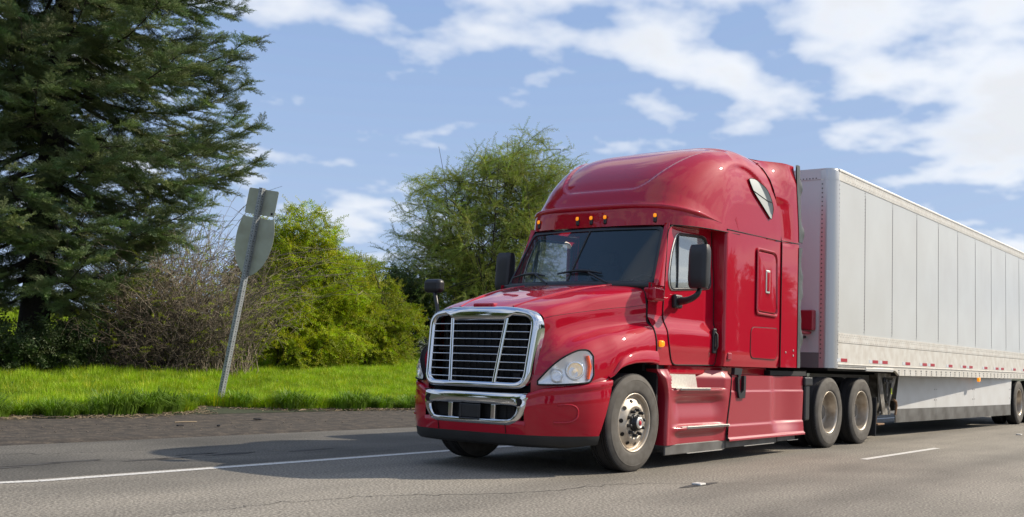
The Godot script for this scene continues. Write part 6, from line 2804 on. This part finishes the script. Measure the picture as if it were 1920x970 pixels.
# ---------------------------------------------------------------- grass
func tuft(r: RandomNumberGenerator, blades: int, h: float, spread: float, w: float) -> ArrayMesh:
	var b := MB.new()
	for k in blades:
		var a := r.randf() * TAU
		var o := Vector3(cos(a), 0, sin(a)) * spread * sqrt(r.randf()) * 0.5
		var d := Vector3(cos(a + r.randf_range(-0.8, 0.8)), 0, sin(a + r.randf_range(-0.8, 0.8)))
		var L := h * r.randf_range(0.55, 1.15)
		var lean := r.randf_range(0.15, 0.75)
		var s := Vector3(-d.z, 0, d.x) * w * 0.5
		var p0 := o
		var p1 := o + Vector3(0, L * 0.5, 0) + d * lean * L * 0.16
		var p2 := o + Vector3(0, L * (0.92 - 0.25 * lean), 0) + d * lean * L * 0.55
		b.face([p0 - s, p0 + s, p1 + s * 0.85, p1 - s * 0.85])
		b.face([p1 - s * 0.85, p1 + s * 0.85, p2])
	return b.mesh()


func clump(r: RandomNumberGenerator) -> ArrayMesh:
	# a drooping tussock
	var b := MB.new()
	for k in 150:
		var a := r.randf() * TAU
		var d := Vector3(cos(a), 0, sin(a))
		var o := d * 0.16 * sqrt(r.randf())
		var L := 0.58 * r.randf_range(0.6, 1.1)
		var lean := r.randf_range(0.25, 1.0)
		var s := Vector3(-d.z, 0, d.x) * 0.0055
		var p := [o, o + Vector3(0, L * 0.42, 0) + d * lean * L * 0.10, o + Vector3(0, L * (0.72 - 0.14 * lean), 0) + d * lean * L * 0.36, o + Vector3(0, L * (0.86 - 0.46 * lean), 0) + d * lean * L * 0.72]
		b.face([p[0] - s, p[0] + s, p[1] + s, p[1] - s])
		b.face([p[1] - s, p[1] + s, p[2] + s * 0.8, p[2] - s * 0.8])
		b.face([p[2] - s * 0.8, p[2] + s * 0.8, p[3]])
	return b.mesh()


func grass() -> void:
	var r := RandomNumberGenerator.new()
	r.seed = 5
	var meshes := [tuft(r, 16, 0.25, 0.22, 0.008), tuft(r, 16, 0.34, 0.22, 0.008)]
	var sets := [[], []]
	var cols := [[], []]
	var nz := noise(0.25, 4, 141)
	# the sward, thinner with distance
	for k in 66000:
		var u := r.randf()
		var z := -9.9 - 15.0 * pow(u, 1.35)
		var x := r.randf_range(-3.5 + (-z - 10.0) * 0.05, 9.0 + (-z - 9.5) * 1.25)
		if z > verge_edge(x) - 0.05:
			continue
		var n := nz.get_noise_2d(x * 4.0, z * 4.0)
		var sc := (0.85 + 0.45 * n) * r.randf_range(0.7, 1.25)
		var tone := 1.0 + 0.8 * n + r.randf_range(-0.25, 0.25)
		var q := r.randi() % 2
		var dry := 1.0 if r.randf() > 0.12 else 1.55
		sets[q].append(Transform3D(Basis(Vector3.UP, r.randf() * TAU).scaled(Vector3(1.15, sc, 1.15)), Vector3(x, bank_height(x, z) - 0.02, z)))
		cols[q].append(Color(tone * dry, tone, tone * r.randf_range(0.7, 1.3)))
	# far field beyond the trees
	for k in 9000:
		var z := -26.0 - 22.0 * r.randf()
		var x := r.randf_range(-6.0, 26.0)
		sets[0].append(Transform3D(Basis(Vector3.UP, r.randf() * TAU).scaled(Vector3(2.6, 1.1, 2.6)), Vector3(x, bank_height(x, z) - 0.02, z)))
		cols[0].append(Color(1.1, 1.0, 1.0) * r.randf_range(0.8, 1.1))
	var m: StandardMaterial3D = M.grass_blade
	for q in 2:
		var g := many("grass", meshes[q], m, sets[q], cols[q], self)
		tag(g, ["short bright green grass covering the roadside bank", "longer bright green grass mixed into the roadside bank"][q], "grass")
	# coarse drooping clumps along the gravel
	var cm := clump(r)
	var xs := []
	var cs := []
	var at := -3.6
	while at < 10.0:
		at += r.randf_range(0.18, 0.62)
		var big := r.randf()
		for k in 1 + int(big * 3.0):
			var x := at + r.randf_range(-0.22, 0.22)
			if absf(x - 3.3) < 0.55:
				continue
			var z := verge_edge(x) - 0.05 - 0.5 * r.randf() * r.randf()
			var sc := lerpf(0.55, 1.15, big) * r.randf_range(0.75, 1.1)
			xs.append(Transform3D(Basis(Vector3.UP, r.randf() * TAU).scaled(Vector3(1.1, 0.95, 1.1) * sc), Vector3(x, bank_height(x, z) - 0.02, z)))
			cs.append(Color(0.55, 0.66, 1.5) * r.randf_range(0.75, 1.15))
	var gc := many("grass_clumps", cm, m, xs, cs, self)
	tag(gc, "coarse grass clumps lining the gravel verge", "grass")
	# broad-leaved weeds among the grass
	var ws := []
	var wc := []
	for k in 420:
		var x := r.randf_range(-3.5, 14.0)
		var z := verge_edge(x) - 0.1 - 8.0 * pow(r.randf(), 1.6)
		if nz.get_noise_2d(x * 5.0 + 300.0, z * 5.0) < 0.0:
			continue
		ws.append(Transform3D(turn_along(Vector3(r.randfn() * 0.5, 1.0, r.randfn() * 0.5), r.randf() * TAU).scaled(Vector3.ONE * r.randf_range(0.3, 0.55)), Vector3(x, bank_height(x, z) - 0.03, z)))
		wc.append(Color(1.6, 1.6, 1.2) * r.randf_range(0.7, 1.4))
	tag(many("weeds", leaf_meshes.broad, M.deep_leaf, ws, wc, self), "darker broad-leaved weeds scattered through the roadside grass", "weeds")
	# dry litter where grass meets gravel
	var lm := MB.new()
	lm.box(Vector3.ZERO, Vector3(0.12, 0.006, 0.008))
	var ls := []
	var lc := []
	for k in 2400:
		var x := r.randf_range(-4.0, 11.0)
		var z := verge_edge(x) + 0.9 * r.randf() * r.randf() + 0.05 - 0.5 * r.randf()
		ls.append(Transform3D(Basis(Vector3.UP, r.randf() * TAU) * Basis(Vector3(0, 0, 1), r.randf_range(-0.3, 0.3)).scaled(Vector3(1, 1, 1) * r.randf_range(0.5, 1.5)), Vector3(x, 0.035 + bank_height(x, z) * 0.6, z)))
		lc.append(Color(1, 1, 1) * r.randf_range(0.5, 1.1))
	var lt := mat("litter_straw", 0.26, 0.20, 0.13, 0.9)
	lt.vertex_color_use_as_albedo = true
	tag(many("dry_straw", lm.mesh(), lt, ls, lc, self), "dry straw and litter along the edge of the grass", "litter")
	# loose stones on the verge
	var st := MB.new()
	st.rbox(Vector3.ZERO, Vector3(0.05, 0.03, 0.04), 0.014, 1)
	var ss := []
	var sc2 := []
	for k in 700:
		var x := r.randf_range(-6.0, 12.0)
		var z := -5.3 - 4.6 * r.randf()
		ss.append(Transform3D(Basis(Vector3.UP, r.randf() * TAU).scaled(Vector3(1, 1, 1) * r.randf_range(0.15, 0.5)), Vector3(x, 0.008, z)))
		sc2.append(Color(1, 0.96, 0.9) * r.randf_range(0.6, 1.15))
	var sm := mat("stone", 0.16, 0.145, 0.125, 0.9)
	sm.vertex_color_use_as_albedo = true
	tag(many("loose_stones", st.mesh(), sm, ss, sc2, self), "small loose stones scattered over the gravel verge", "stones")


func small_things() -> void:
	# raised reflector in the near lane
	var t := thing("road_reflector", "small white raised road reflector on a worn patch in the near lane", "reflector", Vector3(-0.55, 0.0, 2.26))
	var b := MB.new()
	b.rbox(Vector3(0.03, 0.012, 0), Vector3(0.11, 0.022, 0.10), 0.010, 2)
	obj("reflector_body", b, M.line_paint, t)
	var p := MB.new()
	strip(p, [Vector2(-0.32, 0.0), Vector2(-0.12, 0.0), Vector2(0.12, 0.0), Vector2(0.36, 0.02)], [0.02, 0.10, 0.12, 0.03], 0.004)
	obj("worn_pad", p, M.crack, t)
	var t2 := thing("road_reflector", "small white raised road reflector near the right edge, beyond the painted dash", "reflector", Vector3(11.7, 0.0, 2.35))
	obj("reflector_body", b, M.line_paint, t2)
	# sticks and scraps on the verge
	var s1 := MB.new()
	s1.tube([Vector3(-0.18, 0.02, 0), Vector3(0.0, 0.025, 0.015), Vector3(0.2, 0.018, -0.01)], 0.010, 6)
	var o := obj("stick", s1, M.dry_litter)
	o.position = Vector3(0.7, 0.0, -7.6)
	tag(o, "pale dry stick lying on the gravel verge", "stick")
	for k in 3:
		var s2 := MB.new()
		s2.rbox(Vector3(0, 0.012, 0), Vector3(0.10 + 0.03 * k, 0.022, 0.05), 0.01, 1)
		var q := obj("scrap", s2, M.matt_black)
		q.position = [Vector3(0.15, 0.01, -6.9), Vector3(0.62, 0.01, -6.65), Vector3(2.1, 0.01, -7.7)][k]
		q.rotation.y = k * 0.9
		tag(q, ["smallest black rubber scrap on the gravel, leftmost of three", "black rubber scrap on the gravel below the pale stick", "longest black rubber scrap on the gravel, nearest the sign"][k], "scrap")
